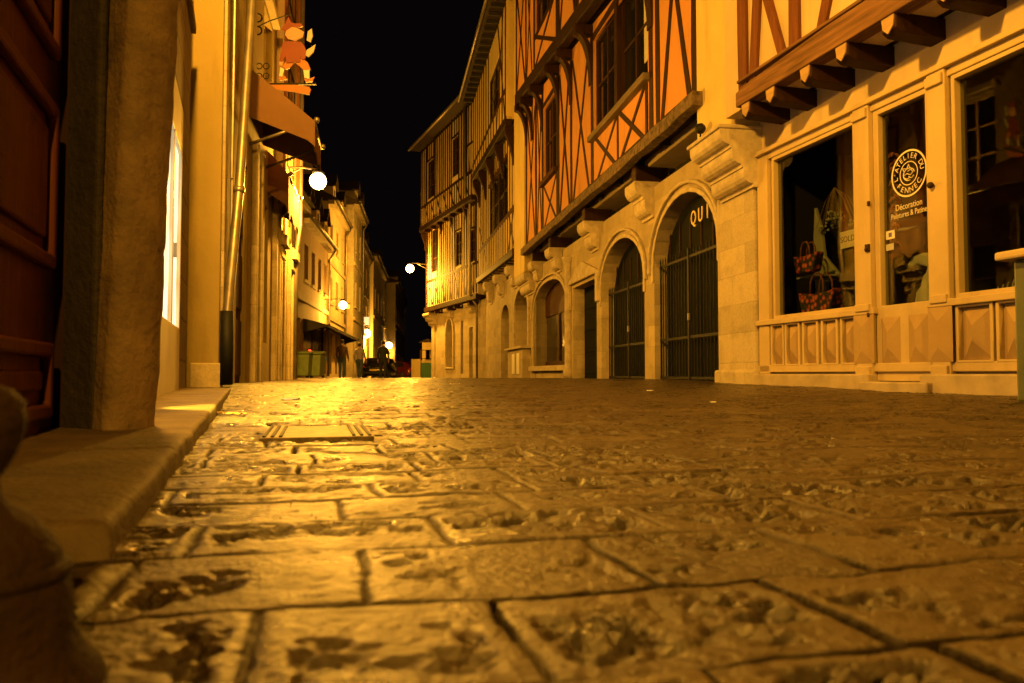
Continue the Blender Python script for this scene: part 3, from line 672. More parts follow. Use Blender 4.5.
# ================================================================== GATE BUILDING (orange half-timbered house)
def curved_strut(x, yb, zt, drop, yt, w=.13):
    """curved bracket under a jetty; profile in y-z"""
    pts_o = []; pts_i = []
    for i in range(8):
        a = math.pi / 2 * i / 7
        pts_o.append((yb + (yt - yb) * (1 - math.cos(a)), zt - drop + drop * math.sin(a)))
        pts_i.append((yb - .02 + (yt - yb - .12) * (1 - math.cos(a)) * .9, zt - drop + (drop) * math.sin(a)))
    return pts_o
def build_gatehouse():
    r = FG.root('gate_building', 'orange plastered half-timbered house with black iron gates under stone arches')
    X = lambda px, py=378, o=0: FG.at(px, py, o)[0]
    ZJ = 3.66
    g1 = (X(720), X(666.5, 378, -.2)); g2 = (X(645), X(613.5, 378, -.25)); dd = (X(597), X(583.5, 378, -.25)); wa = (X(567), X(543, 378, -.28)); G_END = 13.9
    h1 = arch(g1[0], g1[1], .02, 1.95, 2.88); h2 = arch(g2[0], g2[1], .02, 1.9, 2.74); h3 = rect(dd[0], dd[1], .02, 2.22); h4 = arch(wa[0], wa[1], .42, 1.9, 2.72, pw=.8)
    MB().prism(rect(1.12, G_END, -.1, ZJ - .36), -.5, 0, [h1, h2, h3, h4]).build('ground_floor_wall', 'stone', r, bevel=.02)
    MB().box(1.12, G_END, -.5, -.42, ZJ - .36, ZJ + .1).build('joist_cavity', 'shade_black', r)  # near-black sheet paints the deep shade under the jetty
    # arch mouldings
    def ring(x0, x1, zs, za, w, y0, y1, z0=None, pw=1.0):
        z0 = zs if z0 is None else z0
        o_ = arch(x0 - w, x1 + w, z0, zs, za + w, pw=pw); i_ = arch(x0, x1, z0, zs, za, pw=pw)
        poly = o_[1:] + [o_[0]] + [i_[0]] + list(reversed(i_[1:]))
        poly = o_[1:] + [o_[0]]; poly = poly + [i_[0]] + i_[1:][::-1] 
        return MB().prism(poly, y0, y1)
    for (a, b_), zs, za, z0, pw in ((g1, 1.95, 2.88, 1.7, 1), (g2, 1.9, 2.74, 1.6, 1), (wa, 1.9, 2.72, .42, .8)):
        ring(a + .0, b_ - .0, zs, za, .07, 0, .03, z0, pw).build('arch_moulding', 'carved', r, bevel=.012)
        ring(a - .13, b_ + .13, zs, za + .13, .05, 0, .06, max(z0, zs - .1), pw).build('arch_moulding', 'carved', r, bevel=.015)
    MB().prism([(dd[0] - .3, 1.7), (dd[0] - .3, 2.35), (dd[0] + .25, 2.5), ((dd[0] + dd[1]) / 2, 2.72), (dd[1] - .25, 2.5), (dd[1] + .3, 2.35), (dd[1] + .3, 1.7), (dd[1] + .12, 1.7), (dd[1] + .12, 2.3), (dd[0] - .12, 2.3), (dd[0] - .12, 1.7)], 0, .08).build('door_hood', 'carved', r, bevel=.02)
    MB().box(wa[0] - .25, wa[1] + .25, 0, .12, .28, .42).build('window_sill', 'carved', r, bevel=.015)
    # iron gates
    for (a, b_), zb, za, lab in ((g1, 1.98, 2.84, 0), (g2, 1.85, 2.7, 1)):
        g = MB(); y = -.10 if lab == 0 else -.16
        n = int((b_ - a) / .115)
        for i in range(n + 1):
            x = a + .03 + (b_ - a - .06) * i / n; top = zb + (.0 if i % 1 == 0 else 0)
            g.tube([(x, y, .08), (x, y, top + .05)], .0105, 6)
            g.tube([(x, y, top + .05), (x, y, top + .11)], .01, 6, rr=[.014, .002])
        for z in (.14, .75, zb - .03): g.box(a + .02, b_ - .02, y - .012, y + .012, z - .02, z + .02)
        mx = (a + b_) / 2; g.box(mx - .025, mx + .025, y - .02, y + .025, .06, zb + .1)
        gg = g.build('iron_gate', 'iron', r)
        MB().box(mx - .06, mx - .03, y + .02, y + .05, 1.0, 1.1).build('lock', 'zinc', gg)
        gd = MB().prism(arch(a, b_, .04, zb - .05, za), y - .16, y - .12).build('carriage_door', 'ironleaf', r)
        for i in range(6):
            x = a + (b_ - a) * (i + .5) / 6; MB().box(x - .015, x + .015, y - .12, y - .10, zb, za - .25).build('fanlight_bar', 'timber', gd)
    # gold sign letters in the arch
    cxs = (g1[0] + g1[1]) / 2; ms = []
    txt = 'QUIT'
    for i, ch in enumerate(txt):
        px = 693.5 + i * 7.0; x_, z_ = FG.at(px, 218.5 - i * 3.4, -.08); ms.append(put(ch, x_, z_, .30, r, y=-.08, sx=.85, ext=.006))
    text_obj('sign_lettering', ms, 'gold', r)
    # low door
    d = MB().box(dd[0], dd[1], -.34, -.28, .05, 2.22).build('door', 'ironleaf', r)
    for k in range(4): MB().box(dd[0] + .1, dd[1] - .1, -.279, -.262, .2 + k * .5, .6 + k * .5).build('door_panel', 'ironleaf', d, bevel=.01)
    w = MB().prism(arch(wa[0], wa[1], .42, 1.9, 2.72, pw=.8), -.34, -.28, [rect(wa[0] + .1, (wa[0] + wa[1]) / 2 - .05, .55, 1.85), rect((wa[0] + wa[1]) / 2 + .05, wa[1] - .1, .55, 1.85)]).build('window', 'timber_mid', r)
    MB().box(wa[0] + .05, wa[1] - .05, -.33, -.32, .5, 1.9).build('pane', 'blackglass', w)
    # colonnette
    xc = X(570.5)
    MB().lathe([(.13, .1), (.13, .3), (.09, .36), (.085, 2.7), (.1, 2.74), (.085, 2.8), (.15, 2.95), (.16, 3.0)], xc, .05, 14).build('colonnette', 'carved', r, smooth=True)
    # stone corbels carrying the jetty
    for (pa, pb, py, zb) in ((649, 622, 210, 3.0), (592, 577, 240, 3.1), (560, 541, 255, 3.1), (538, 527, 275, 2.9)):
        m_ = (FG.at(pa, py, .25)[0] + FG.at(pb, py, .25)[0]) / 2; a, b_ = m_ - .27, m_ + .27
        corbel(r, a, b_, roll(ZJ - .28, ZJ - .88, .02, .34, 2), 'carved')
        MB().box(m_ - .12, m_ + .12, -.3, .27, ZJ - .279, ZJ + .02).build('corbel_post', 'timber', r, bevel=.015)
    # joist ends painted near-black to merge with the shaded void
    k = 1.6
    while k < G_END - .2: MB().box(k - .09, k + .09, -.42, .16, ZJ + .06, ZJ + .14).build('joist', 'shade_black', r); k += 1.24
    MB().box(1.12, G_END, -.2, .30, ZJ + .142, ZJ + .19).build('jetty_floor', 'timber_x', r)
    # weathered jetty beam / gutter
    pts = []; n = 26
    for i in range(n + 1): x = .9 + (G_END - .9) * i / n; pts.append((x, ZJ + .02 + random.uniform(-.015, .02)))
    top = [(x, ZJ + .2 + random.uniform(-.015, .02)) for x, _ in reversed(pts)]
    MB().prism(pts + top, .30, .46).build('jetty_beam', mat_plain('weathered_beam', (.17, .12, .07), .85, .8, 14, 1.0, bd=.03), r, bevel=.02)
    # storeys
    z2 = lambda s: 7.3 + (s - 7) * .12
    xw = (FG.at(648, 76, .3)[0], FG.at(594, 135, .3)[0]); xw2 = (FG.at(557, 167, .3)[0], FG.at(545, 178, .3)[0] + .15)
    zw = (4.93, 6.85); zw2 = (5.2, 7.15)
    outer = [(1.1, ZJ + .2), (G_END, ZJ + .2), (G_END, z2(G_END)), (1.1, z2(1.1))]
    MB().prism(outer, .05, .3, [rect(xw[0], xw[1], *zw), rect(xw2[0], xw2[1], *zw2)]).build('first_floor_wall', 'plaster_orange', r)
    window(r, xw[0], (xw[0] + xw[1]) / 2 - .08, zw[0], zw[1], .25, 2, 2, 'timber', .08); window(r, (xw[0] + xw[1]) / 2 + .08, xw[1], zw[0], zw[1], .25, 2, 2, 'timber', .08)
    window(r, xw2[0], xw2[1], zw2[0], zw2[1], .25, 2, 2, 'timber_mid', .07)
    MB().box(xw[0] + .1, xw[0] + .42, .205, .215, zw[0] + .35, zw[1] - .3).build('pane_reflection_strip', 'screen', r)  # pale strip in front of the pane painting its whitish reflection
    MB().box((xw[0] + xw[1]) / 2 - .08, (xw[0] + xw[1]) / 2 + .08, .1, .34, *zw).build('window_post', 'timber', r)
    MB().box(xw[0] - .1, xw[1] + .1, .2, .42, zw[0] - .12, zw[0]).build('window_sill', mat_wood('grey_sill', (.2, .16, .11), 0), r, bevel=.015)
    MB().box(xw2[0] - .1, xw2[1] + .1, .2, .42, zw2[0] - .12, zw2[0]).build('window_sill', 'timber_mid', r, bevel=.015)
    t = MB(); cnt = [0]
    def b(x0, z0, x1, z1, w, y=.30): cnt[0] += 1; t.beam(x0, z0, x1, z1, w, y - .03, y + .010)
    zb = ZJ + .25
    for x in (1.18, 2.62, 2.92, xw[1] + .12, 8.2, 9.5, xw2[1] + .12, 12.3, 13.78): b(x, zb, x, z2(x), .17)
    b(1.35, zb, 2.1, z2(1) - .0, .13); b(2.45, zb, 1.75, z2(2), .13)          # tall saltire by the corner
    for xa, xb in ((6.6, 8.1), (8.3, 9.4), (11.5, 12.2), (12.4, 13.7)):
        b(xa + .05, zb, xb - .05, z2(xb) - .3, .1); b(xb - .05, zb, xa + .05, z2(xa) - .3, .1)
    for xa, xb in ((xw[0] + .05, (xw[0] + xw[1]) / 2), ((xw[0] + xw[1]) / 2, xw[1] - .05)):
        b(xa + .05, zb, xb - .1, zw[0] - .1, .09); b(xb - .1, zb, xa + .05, zw[0] - .1, .09); b(xa + .0, zb, xa + .0, zw[0], .09)
    b(1.1, zb + .04, G_END, zb + .04, .13); b(2.9, zw[1] + .08, xw[1] + .2, zw[1] + .08, .14); b(xw2[0] - .1, zw2[1] + .08, xw2[1] + .1, zw2[1] + .08, .12); b(xw2[0] - .05, zb, xw2[0] - .05, z2(9.6), .13)
    b(xw2[0], zb, xw2[1], zw2[0] - .1, .09); b(xw2[1], zb, xw2[0], zw2[0] - .1, .09)
    t.build('timber_frame', 'timber', r, bevel=.006)
    # second jetty
    MB().prism([(1.1, z2(1.1) - .0), (G_END, z2(G_END)), (G_END, z2(G_END) + .32), (1.1, z2(1.1) + .32)], .42, .64).build('jetty_beam', 'timber_x', r, bevel=.02)
    MB().prism([(1.1, z2(1.1) + .12), (G_END, z2(G_END) + .12), (G_END, z2(G_END) + .2), (1.1, z2(1.1) + .2)], -.2, .42).build('jetty_floor', 'timber_x', r)
    for x in (1.4, 2.92, 6.5, 8.2, 9.5, 11.45, 12.9, 13.75):
        MB().box(x - .11, x + .11, .0, .66, z2(x) - .2, z2(x) - .005).build('joist', 'timber', r, bevel=.01)
        P = []; zt = z2(x) - .2; dr = 1.0
        for i in range(9): a = math.pi / 2 * i / 8; P.append((.33 + .30 * (1 - math.cos(a)), zt - dr + dr * math.sin(a)))
        P2 = [(max(.31, y - .10), z + .0) for y, z in reversed(P[:-1])]
        MB().prism(P + [(.31, zt)] if False else P + [(P[-1][0] - .14, zt)] + P2[1:], x - .11, x + .11, axes='yz').build('curved_bracket', 'timber', r)
    # second floor
    zt = 12.2
    w3 = (FG.at(556, 30, .6)[0], FG.at(535, 30, .6)[0]); z3 = (z2(10) + 1.25, z2(10) + 2.9)
    MB().prism([(1.1, z2(1.1) + .2), (G_END, z2(G_END) + .2), (G_END, zt), (1.1, zt)], .3, .6, [rect(w3[0], w3[1], *z3)]).build('second_floor_wall', 'plaster_orange', r)
    window(r, w3[0], w3[1], *z3, .55, 2, 2, 'timber_mid', .07)
    t = MB()
    for x in (1.2, 3.0, 4.6, 6.5, 8.1, w3[0] - .1, w3[1] + .1, 12.2, 13.78): b(x, z2(x) + .3, x, zt, .17, .6)
    for xa, xb in ((1.3, 2.9), (3.1, 4.5), (4.7, 6.4), (6.6, 8.0), (12.3, 13.7), (11.3, 12.1)):
        b(xa, z2(xa) + .3, xb, zt - .8, .1, .6); b(xb, z2(xb) + .3, xa, zt - .8, .1, .6)
    b(w3[0], z2(w3[0]) + .3, w3[1], z3[0], .1, .6); b(w3[1], z2(w3[1]) + .3, w3[0], z3[0], .1, .6); b(w3[0] - .1, z3[0] - .05, w3[1] + .1, z3[0] - .05, .14, .6)
    b(1.1, zt - .7, G_END, zt - .7, .14, .6)
    t.build('timber_frame', 'timber', r, bevel=.006)
    MB().box(1.1, G_END + .1, -7, .05, ZJ, zt).box(1.1, G_END, -7, -2.2, -.1, ZJ).build('house_body', 'plaster_grey', r)
    MB().prism([(1.0, zt), (1.0, zt + .12), (-3, zt + 3.6), (-7.4, zt + .1), (-7.4, zt)], 1.0, G_END + .4, axes='yz').build('roof', 'roof', r)
    # party wall pier with rolled stone corbel between the two houses
    p = FG.root('party_wall_pier', 'cream rendered party wall pier on a rolled stone corbel between shop and gates', 'pier')
    MB().box(-.03, 1.1, -.4, .32, 3.05, 13).build('upper_shaft', 'plaster_yellow', p, bevel=.015)
    MB().prism(rect(0, 1.04, -.1, 3.0), -.5, .08, []).build('ashlar_base', 'stone_pale', p, bevel=.03)
    MB().box(-.03, 1.1, -.1, .12, -.1, .25).build('footing', 'stone_pale', p, bevel=.03)
    corbel(p, -.06, .86, roll(3.08, 2.4, .09, .52, 3), 'carved', 'rolled_corbel')
    MB().box(-.08, .90, -.1, .55, 3.08, 3.13).build('corbel_cap', 'carved', p, bevel=.015)
    lx, lz = .75, 3.28
    mb = MB().tube([(lx, .42, 3.12), (lx, .42, lz)], .012, 6).sphere((lx, .42, lz + .05), .07, 12); s = mb.build('spotlight', 'iron', p, smooth=True); s['label'] = 'small dark spotlight fixture on the corbel cap'
    return r
build_gatehouse()

# ================================================================== NARROW YELLOW HOUSE (beyond)
def build_yellow():
    r = FG.root('yellow_half_timbered_house', 'yellow plastered half-timbered house beyond the gates with long dark eaves')
    S0, S1 = 13.9, 25.4
    zj = lambda s: 3.9 + (s - 14) * .025
    z2 = lambda s: 8.15 + (s - 16) * .06; zt = 12.2
    X = lambda px, py=378, o=0: FG.at(px, py, o)[0]
    a1 = (X(530), X(515)); a2 = (X(509), X(501)); 
    a1 = (a1[0] + .1, a1[1] - .1)
    MB().box(S0, S1, -.5, -.42, 3.3, 4.3).build('joist_cavity', 'shade_black', r)  # near-black back sheet, painted shade of the void below the jetty
    MB().prism([(S0, -.1), (S1, -.1), (S1, zj(S1) - .4), (S0, zj(S0) - .4)], -.5, 0, [arch(a1[0], a1[1], 1.05, 2.2, 2.95), arch(a2[0], a2[1], .0, 2.2, 2.75)]).build('ground_floor_wall', 'stone', r, bevel=.02)
    MB().prism(arch(a1[0] - .12, a1[1] + .12, 1.05, 2.2, 3.07), 0, .07, [arch(a1[0] + .0, a1[1] - .0, 1.06, 2.2, 2.95)]).build('arch_moulding', 'carved', r, bevel=.02)
    MB().box(a1[0] - .3, a1[1] + .3, -.3, .35, .98, 1.06).build('stone_counter', 'carved', r, bevel=.02)
    MB().box(a1[0] - .1, a1[1] + .1, -.02, .25, 0, .97).build('counter_base', 'stone', r, bevel=.02)
    for k in (.3, 1.2): MB().box(a1[0] + k, a1[0] + k + .5, .255, .27, .2, .85).build('notice_board', 'white', r)
    MB().box(a1[0], a1[1], -.45, -.4, 1, 3).box(a2[0], a2[1], -.45, -.4, 0, 2.9).build('door', 'timber_mid', r)
    MB().box(S0 - .0, 15.7, .0, .36, 3.2, 12.2).build('party_pier', 'plaster_yellow', r, bevel=.02)
    corbel(r, S0 + .1, 15.6, roll(3.2, 2.6, .03, .36, 2), 'carved')
    for x in (17.5, 20.5, 23.5): corbel(r, x - .3, x + .3, roll(zj(x) - .15, 3.1, .02, .36, 2), 'carved'); 
    k = 16.2
    while k < S1: MB().box(k - .1, k + .1, -.42, .30, zj(k) - .02, zj(k) + .12).build('joist', 'timber', r); k += .8
    MB().prism([(15.7, zj(15.7)), (S1 + .2, zj(S1)), (S1 + .2, zj(S1) + .24), (15.7, zj(15.7) + .24)], .26, .42).build('jetty_beam', 'timber_x', r, bevel=.02)
    w1 = (FG.at(508, 200, .3)[0], FG.at(489, 200, .3)[0]); zz1 = (FG.at(489, 238, .3)[1], FG.at(489, 238, .3)[1] + 2.0)
    MB().prism([(15.7, zj(15.7)), (S1, zj(S1)), (S1, z2(S1)), (15.7, z2(15.7))], .02, .3, [rect(w1[0], w1[1], *zz1)]).build('first_floor_wall', 'plaster_yellow', r)
    window(r, w1[0], (w1[0] + w1[1]) / 2, *zz1, .26, 2, 2, 'timber', .08); window(r, (w1[0] + w1[1]) / 2, w1[1], *zz1, .26, 2, 2, 'timber', .08)
    t = MB()
    def b(x0, z0, x1, z1, w, y=.30): t.beam(x0, z0, x1, z1, w * 1.25, y - .03, y + .012)
    x = 15.9
    while x < S1:
        if not (w1[0] < x < w1[1]): b(x, zj(x) + .2, x, z2(x), .12)
        else: b(x, zj(x) + .2, x, zz1[0], .12); b(x, zz1[1], x, z2(x), .12)
        x += .5
    b(15.8, zz1[0] - .06, S1, zz1[0] - .06, .14); b(w1[0], zz1[1] + .06, w1[1], zz1[1] + .06, .12)
    b(16.0, zj(16) + .3, 17.2, zz1[0], .1); b(17.3, zj(16) + .3, 16, zz1[0], .1); b(22.5, zj(22) + .3, S1, 6.6, .1)
    t.build('timber_frame', 'timber_mid', r, bevel=.006)
    MB().prism([(15.7, z2(15.7)), (S1 + .1, z2(S1)), (S1 + .1, z2(S1) + .3), (15.7, z2(15.7) + .3)], .42, .64).build('jetty_beam', 'timber_x', r, bevel=.02)
    MB().prism([(15.7, z2(15.7) + .12), (S1, z2(S1) + .12), (S1, z2(S1) + .2), (15.7, z2(15.7) + .2)], -.2, .42).build('jetty_floor', 'timber_x', r)
    for x in (16.0, 18.4, 20.8, 23.2, S1 - .1):
        MB().prism([(.3, z2(x)), (.62, z2(x)), (.6, z2(x) - .25), (.42, z2(x) - .7), (.33, z2(x) - 1.2), (.3, z2(x) - 1.2)], x - .12, x + .12, axes='yz').build('curved_bracket', 'timber', r)
    w2 = (FG.at(500, 100, .6)[0], FG.at(489, 100, .6)[0]); zz2 = (FG.at(489, 127, .6)[1], FG.at(489, 127, .6)[1] + 1.7)
    MB().prism([(15.7, z2(15.7) + .2), (S1, z2(S1) + .2), (S1, zt), (15.7, zt)], .3, .6, [rect(w2[0], w2[1], *zz2)]).build('second_floor_wall', 'plaster_yellow', r)
    window(r, w2[0], w2[1], *zz2, .56, 2, 2, 'timber', .08)
    t = MB(); x = 15.9
    while x < S1:
        if not (w2[0] < x < w2[1]): b(x, z2(x) + .25, x, zt, .12, .6)
        else: b(x, z2(x) + .25, x, zz2[0], .12, .6)
        x += .7
    b(15.8, zz2[0] - .06, S1, zz2[0] - .06, .13, .6); b(16, z2(16) + .3, 17.6, zt, .1, .6); b(18, z2(16) + .3, 16.4, zt, .1, .6)
    t.build('timber_frame', 'timber_mid', r, bevel=.006)
    MB().box(S0, S1, -7, .02, 3.9, zt).box(S0, S1, -7, -2.2, -.1, 3.9).build('house_body', 'plaster_grey', r)
    MB().prism([(1.15, zt + .05), (1.15, zt + .16), (-3, zt + 3.8), (-7.4, zt + .1), (-7.4, zt)], S0 + .2, S1 + .15, axes='yz').build('roof', 'roof', r)
    x = S0 + .4
    while x < S1: MB().box(x - .05, x + .05, .62, 1.05, zt - .08, zt + .045).build('rafter', 'shade_black', r); x += .6  # rafters near-black to paint the shade under the eaves
    MB().tube([(S0 + .2, 1.22, zt + .1), (S1 + .15, 1.22, zt + .1)], .06, 8).build('gutter', 'zinc', r, smooth=True)
build_yellow()

# ================================================================== FAR CORNER HOUSE (close-studded)
def build_far():
    r = FF.root('close_studded_house', 'pale half-timbered corner house with close studs lit by a street lamp at the street end')
    W = 6.8; X = lambda px, py=378, o=0: FF.at(px, py, o)[0]
    a1 = (X(453.5), X(446.5)); d1 = (X(472.5), X(469)); d2 = (X(463), X(460.5))
    MB().prism(rect(-1.5, W, -.3, 3.6), -.6, 0, [arch(a1[0], a1[1], .55, 2.2, 3.0), rect(d1[0], d1[1], 0, 2.4), rect(d2[0], d2[1], .2, 2.8)]).build('ground_floor_wall', 'stone_pale', r, bevel=.02)
    MB().prism(arch(a1[0] - .15, a1[1] + .15, .45, 2.2, 3.17, n=12), 0, .08, [arch(a1[0], a1[1], .55, 2.2, 3.0, n=12)]).build('arch_moulding', 'carved', r, bevel=.02)
    w = MB().box(a1[0], a1[1], -.45, -.4, .5, 3.0).build('window', 'blackglass', r)
    for z, mt, s in ((1.0, 'white', .5), (1.5, 'red', .3), (2.1, 'screen', .3)):
        MB().prism([(a1[0] + .2, z - .3), (a1[0] + .2 + s, z - .3), (a1[0] + .5 + s, z + .2), (a1[0] + .4, z + .3)], -.38, -.34).build('poster', mt, w)
    MB().box(d1[0], d1[1], -.45, -.4, 0, 2.4).build('door', 'timber_mid', r); MB().box(d2[0], d2[1], -.35, -.3, .2, 2.8).build('door', 'timber_mid', r)
    MB().box(W, W + .5, -.6, .1, -.3, 3.3).build('corner_pillar', 'stone_pale', r, bevel=.05)
    corbel(r, W - .3, W + .9, roll(3.5, 2.8, .0, .5, 3), 'carved'); corbel(r, 3.5, 4.2, roll(3.5, 3.0, .0, .4, 2), 'carved'); corbel(r, .3, .9, roll(3.5, 3.0, .0, .4, 2), 'carved')
    for z, o, x1 in ((3.55, .4, W + .55), (8.0, .62, W + .85)):
        MB().box(-1.2, x1, o - .16, o + .1, z, z + .26).build('jetty_beam', 'timber_x', r, bevel=.02)
        MB().box(-1.2, x1, -.3, o - .16, z + .1, z + .2).build('jetty_floor', 'timber_x', r)
        k = 0
        while k < x1: MB().box(k - .1, k + .1, 0, o + .04, z - .16, z - .003).build('joist', 'timber', r); k += 1.1
    for x in (.4, 2.6, 4.4, 7.6):
        MB().prism([(.3, 8.0), (.62, 8.0), (.55, 7.75), (.42, 7.4), (.38, 7.0), (.3, 7.0)], x - .1, x + .1, axes='yz').build('curved_bracket', 'timber', r)
    def wins(lst, o, z_off=0):
        out = []
        for (pa, pb, ya, yb) in lst:
            xa, xb = FF.at(pb, (ya + yb) / 2, o)[0], FF.at(pa, (ya + yb) / 2, o)[0]; z0 = FF.at((pa + pb) / 2, yb, o)[1]; z1 = FF.at((pa + pb) / 2, ya, o)[1]; out.append((xa, xb, z0, z1))
        return out
    for (o, z0, z1, x1, lst, nm) in ((.4, 3.75, 8.1, W + .5, [(432, 437, 229, 272), (455.5, 461.5, 231, 266), (470, 475, 229, 262)], 'first_floor_wall'), (.65, 8.2, 12.6, W + .8, [(427.5, 434, 160, 198), (452, 458.5, 137, 176), (467.5, 473, 145, 170)], 'second_floor_wall')):
        ws = wins(lst, o)
        MB().prism(rect(-1.2, x1, z0, z1), o - .3, o, [rect(*q) for q in ws]).build(nm, 'plaster_pale', r)
        for q in ws: window(r, q[0], q[1], q[2], q[3], o - .04, 2, 3, 'timber_mid', .07)
        t = MB(); zs = min(q[2] for q in ws) - .1; x = -1.0
        def b(xa, za, xb, zb, w): t.beam(xa, za, xb, zb, w, o - .03, o + .016, .2)
        b(-1.2, zs, x1, zs, .14); b(-1.2, z1 - .15, x1, z1 - .15, .14); b(x1 - .08, z0, x1 - .08, z1, .16)
        while x < x1 - .1:
            inside = [q for q in ws if q[0] - .08 < x < q[1] + .08]
            if inside: b(x, inside[0][3] + .05, x, z1, .09) if inside[0][3] < z1 - .3 else None
            else: b(x, zs, x, z1, .145)
            b(x, z0 + .1, x, zs, .125)
            x += .36 + random.uniform(-.04, .04)
        for q in ws: b(q[0] - .07, zs, q[0] - .07, z1, .11); b(q[1] + .07, zs, q[1] + .07, z1, .11); b(q[0], q[3] + .05, q[1], q[3] + .05, .1)
        x = -.6
        while x < x1 - .8: b(x, z0 + .15, x + .7, zs, .08); x += 1.1
        t.build('timber_frame', 'timber', r)
    MB().box(-1.2, W + .5, -7, .1, 3.7, 12.6).box(-1.2, W, -7, -3, -.3, 3.5).build('house_body', 'plaster_grey', r)
    MB().prism([(1.2, 12.55), (1.2, 12.68), (-3, 15.5), (-7.5, 12.7), (-7.5, 12.6)], -1.3, W + 1.0, axes='yz').build('roof', 'roof', r)
    MB().tube([(-1.3, 1.27, 12.6), (W + 1.05, 1.27, 12.6)], .08, 8).build('gutter', 'zinc', r, smooth=True)
    MB().tube([(-.3, .75, 12.5), (-.3, .72, 8.4), (-.35, .5, 8), (-.35, .5, 3.8), (-.3, .12, 3.3), (-.3, .12, 0)], .06, 8).build('downpipe', 'zinc', r, smooth=True)
build_far()

# ================================================================== LEFT: NEAR HOUSE
def build_left_near():
    r = L1.root('near_left_house', 'weathered stone house in the left foreground with a tall red-brown door and lit shop door')
    # local x towards the camera; door 0..1.35
    zt = 6.5
    MB().prism(rect(-4.95, 3.2, -.1, zt), -.5, -.0, [rect(.03, 1.6, .03, 3.4), rect(-4.15, -1.0, .03, 2.25)]).build('front_wall', 'stone_dark', r, bevel=.01)
    d = MB().prism(rect(.03, 1.6, .045, 3.4), -.08, -.005).build('wooden_door', 'door_red', r)
    zp = L1.at(10, 328, 0)[1]; zq = L1.at(10, 250, 0)[1]; zr_ = L1.at(3, 40, 0)[1]
    for (x0, x1, z0, z1) in ((.14, .72, .09, zp - .02), (.82, 1.45, .09, zp - .02), (.14, .72, zq, zr_), (.82, 1.45, zq, zr_), (.14, .72, zr_ + .12, 2.4), (.82, 1.45, zr_ + .12, 2.4)):
        MB().prism(rect(x0, x1, z0, z1), -.005, .02, [rect(x0 + .035, x1 - .035, z0 + .035, z1 - .035)]).build('panel_moulding', 'door_red', d, bevel=.008)
        MB().box(x0 + .07, x1 - .07, -.005, .010, z0 + .07, z1 - .07).build('raised_panel', 'door_red', d, bevel=.012)
    MB().box(-.05, .03, -.12, .02, .03, 3.4).build('door_frame', 'timber', r)
    x, z = L1.at(8, 331, -.05)
    # pillar: footprint in local (x, y)
    def loc(wx, wy): return ((wx - L1.o[0]) * L1.d[0] + (wy - L1.o[1]) * L1.d[1], (wx - L1.o[0]) * L1.n[0] + (wy - L1.o[1]) * L1.n[1])
    fp = [loc(-1.24, 2.16), loc(-1.185, 2.1), loc(-1.035, 1.985), loc(-1.0, 2.0), loc(-.968, 2.07), loc(-.975, 2.14), loc(-1.06, 2.26), loc(-1.32, 2.32)]
    # subdivided and roughened shaft
    n = 90; H = 6.5; ring = []
    for i in range(len(fp)):
        a = fp[i]; b_ = fp[(i + 1) % len(fp)]; m = max(1, int(math.dist(a, b_) / .02))
        for k in range(m): ring.append((a[0] + (b_[0] - a[0]) * k / m, a[1] + (b_[1] - a[1]) * k / m))
    cx = sum(p[0] for p in fp) / len(fp); cy = sum(p[1] for p in fp) / len(fp); vs = []; m = len(ring); zs = list(np.linspace(.02, 1.2, 70)) + list(np.linspace(1.22, H, 70))
    for z in zs:
        for k, p in enumerate(ring):
            s = 1 + .05 * (fbm(np.array([k * .11 + 3]), np.array([z * 9]), 4)[0] - .5) * 2 - (.02 if abs((z * 1 + .08) % .61 - .3) > .296 else 0)
            vs.append((cx + (p[0] - cx) * s, cy + (p[1] - cy) * s + .034 * z, z))
    fs = [(j * m + k, j * m + (k + 1) % m, (j + 1) * m + (k + 1) % m, (j + 1) * m + k) for j in range(len(zs) - 1) for k in range(m)]
    MB().add(vs, fs).build('stone_pillar', 'rough', r, smooth=True)
    MB().prism([loc(-1.25, 2.13), loc(-1.20, 2.08), loc(-1.085, 2.02), loc(-1.072, 2.03), loc(-1.12, 2.2), loc(-1.25, 2.25)], .02, 6.4, axes='xy').build('dark_jamb', mat_plain('near_black_jamb', (.03, .024, .018), .8, .5, 6, .5, bd=.02), r, bevel=.012)  # separate near-black post covering the pillar's left facet
    # lit shop doorway
    sd = MB().prism(rect(-4.13, -1.02, .05, 2.24), -.05, .006, [rect(-4.07, -3.45, .55, 1.88), rect(-3.39, -2.75, .55, 1.88), rect(-2.69, -2.05, .55, 1.88), rect(-1.99, -1.1, .55, 1.88)]).build('glazed_shop_door', 'white', r, bevel=.006)
    g = MB()
    for a, b_, z0, z1 in ((-4.07, -3.45, .55, 1.88), (-3.39, -2.75, .55, 1.88), (-2.69, -2.05, .55, 1.88), (-1.99, -1.1, .55, 1.88), ): g.box(a - .004, b_ + .004, -.03, -.02, z0 - .004, z1 + .004)
    mg = mat_emit('lit_shop_glass', (1, .86, .5), 1.5); nt_ = mg.node_tree; b_n = nt_.nodes['Principled BSDF']
    cc = ramp(nt_, noise(nt_, coords(nt_, (5, 1, 1.2)), 2.2, 3), [(.3, (.45, .32, .14)), (.55, (1, .86, .5))]); nt_.links.new(cc, b_n.inputs['Emission Color'])
    g.build('lit_pane', mg, sd)
    MB().box(-3.42, -3.40, .01, .03, 1.0, 1.1).build('handle', 'zinc', sd)
    MB().prism([(-4.95, 3.2 + .0), (3.2, 3.2), (3.2, 3.28), (-4.95, 3.28)], 0, .04).build('string_course', 'stone_dark', r, bevel=.01)
    MB().box(-4.95, 3.2, -5, -.5, -.1, 6.5).build('house_body', 'plaster_grey', r)
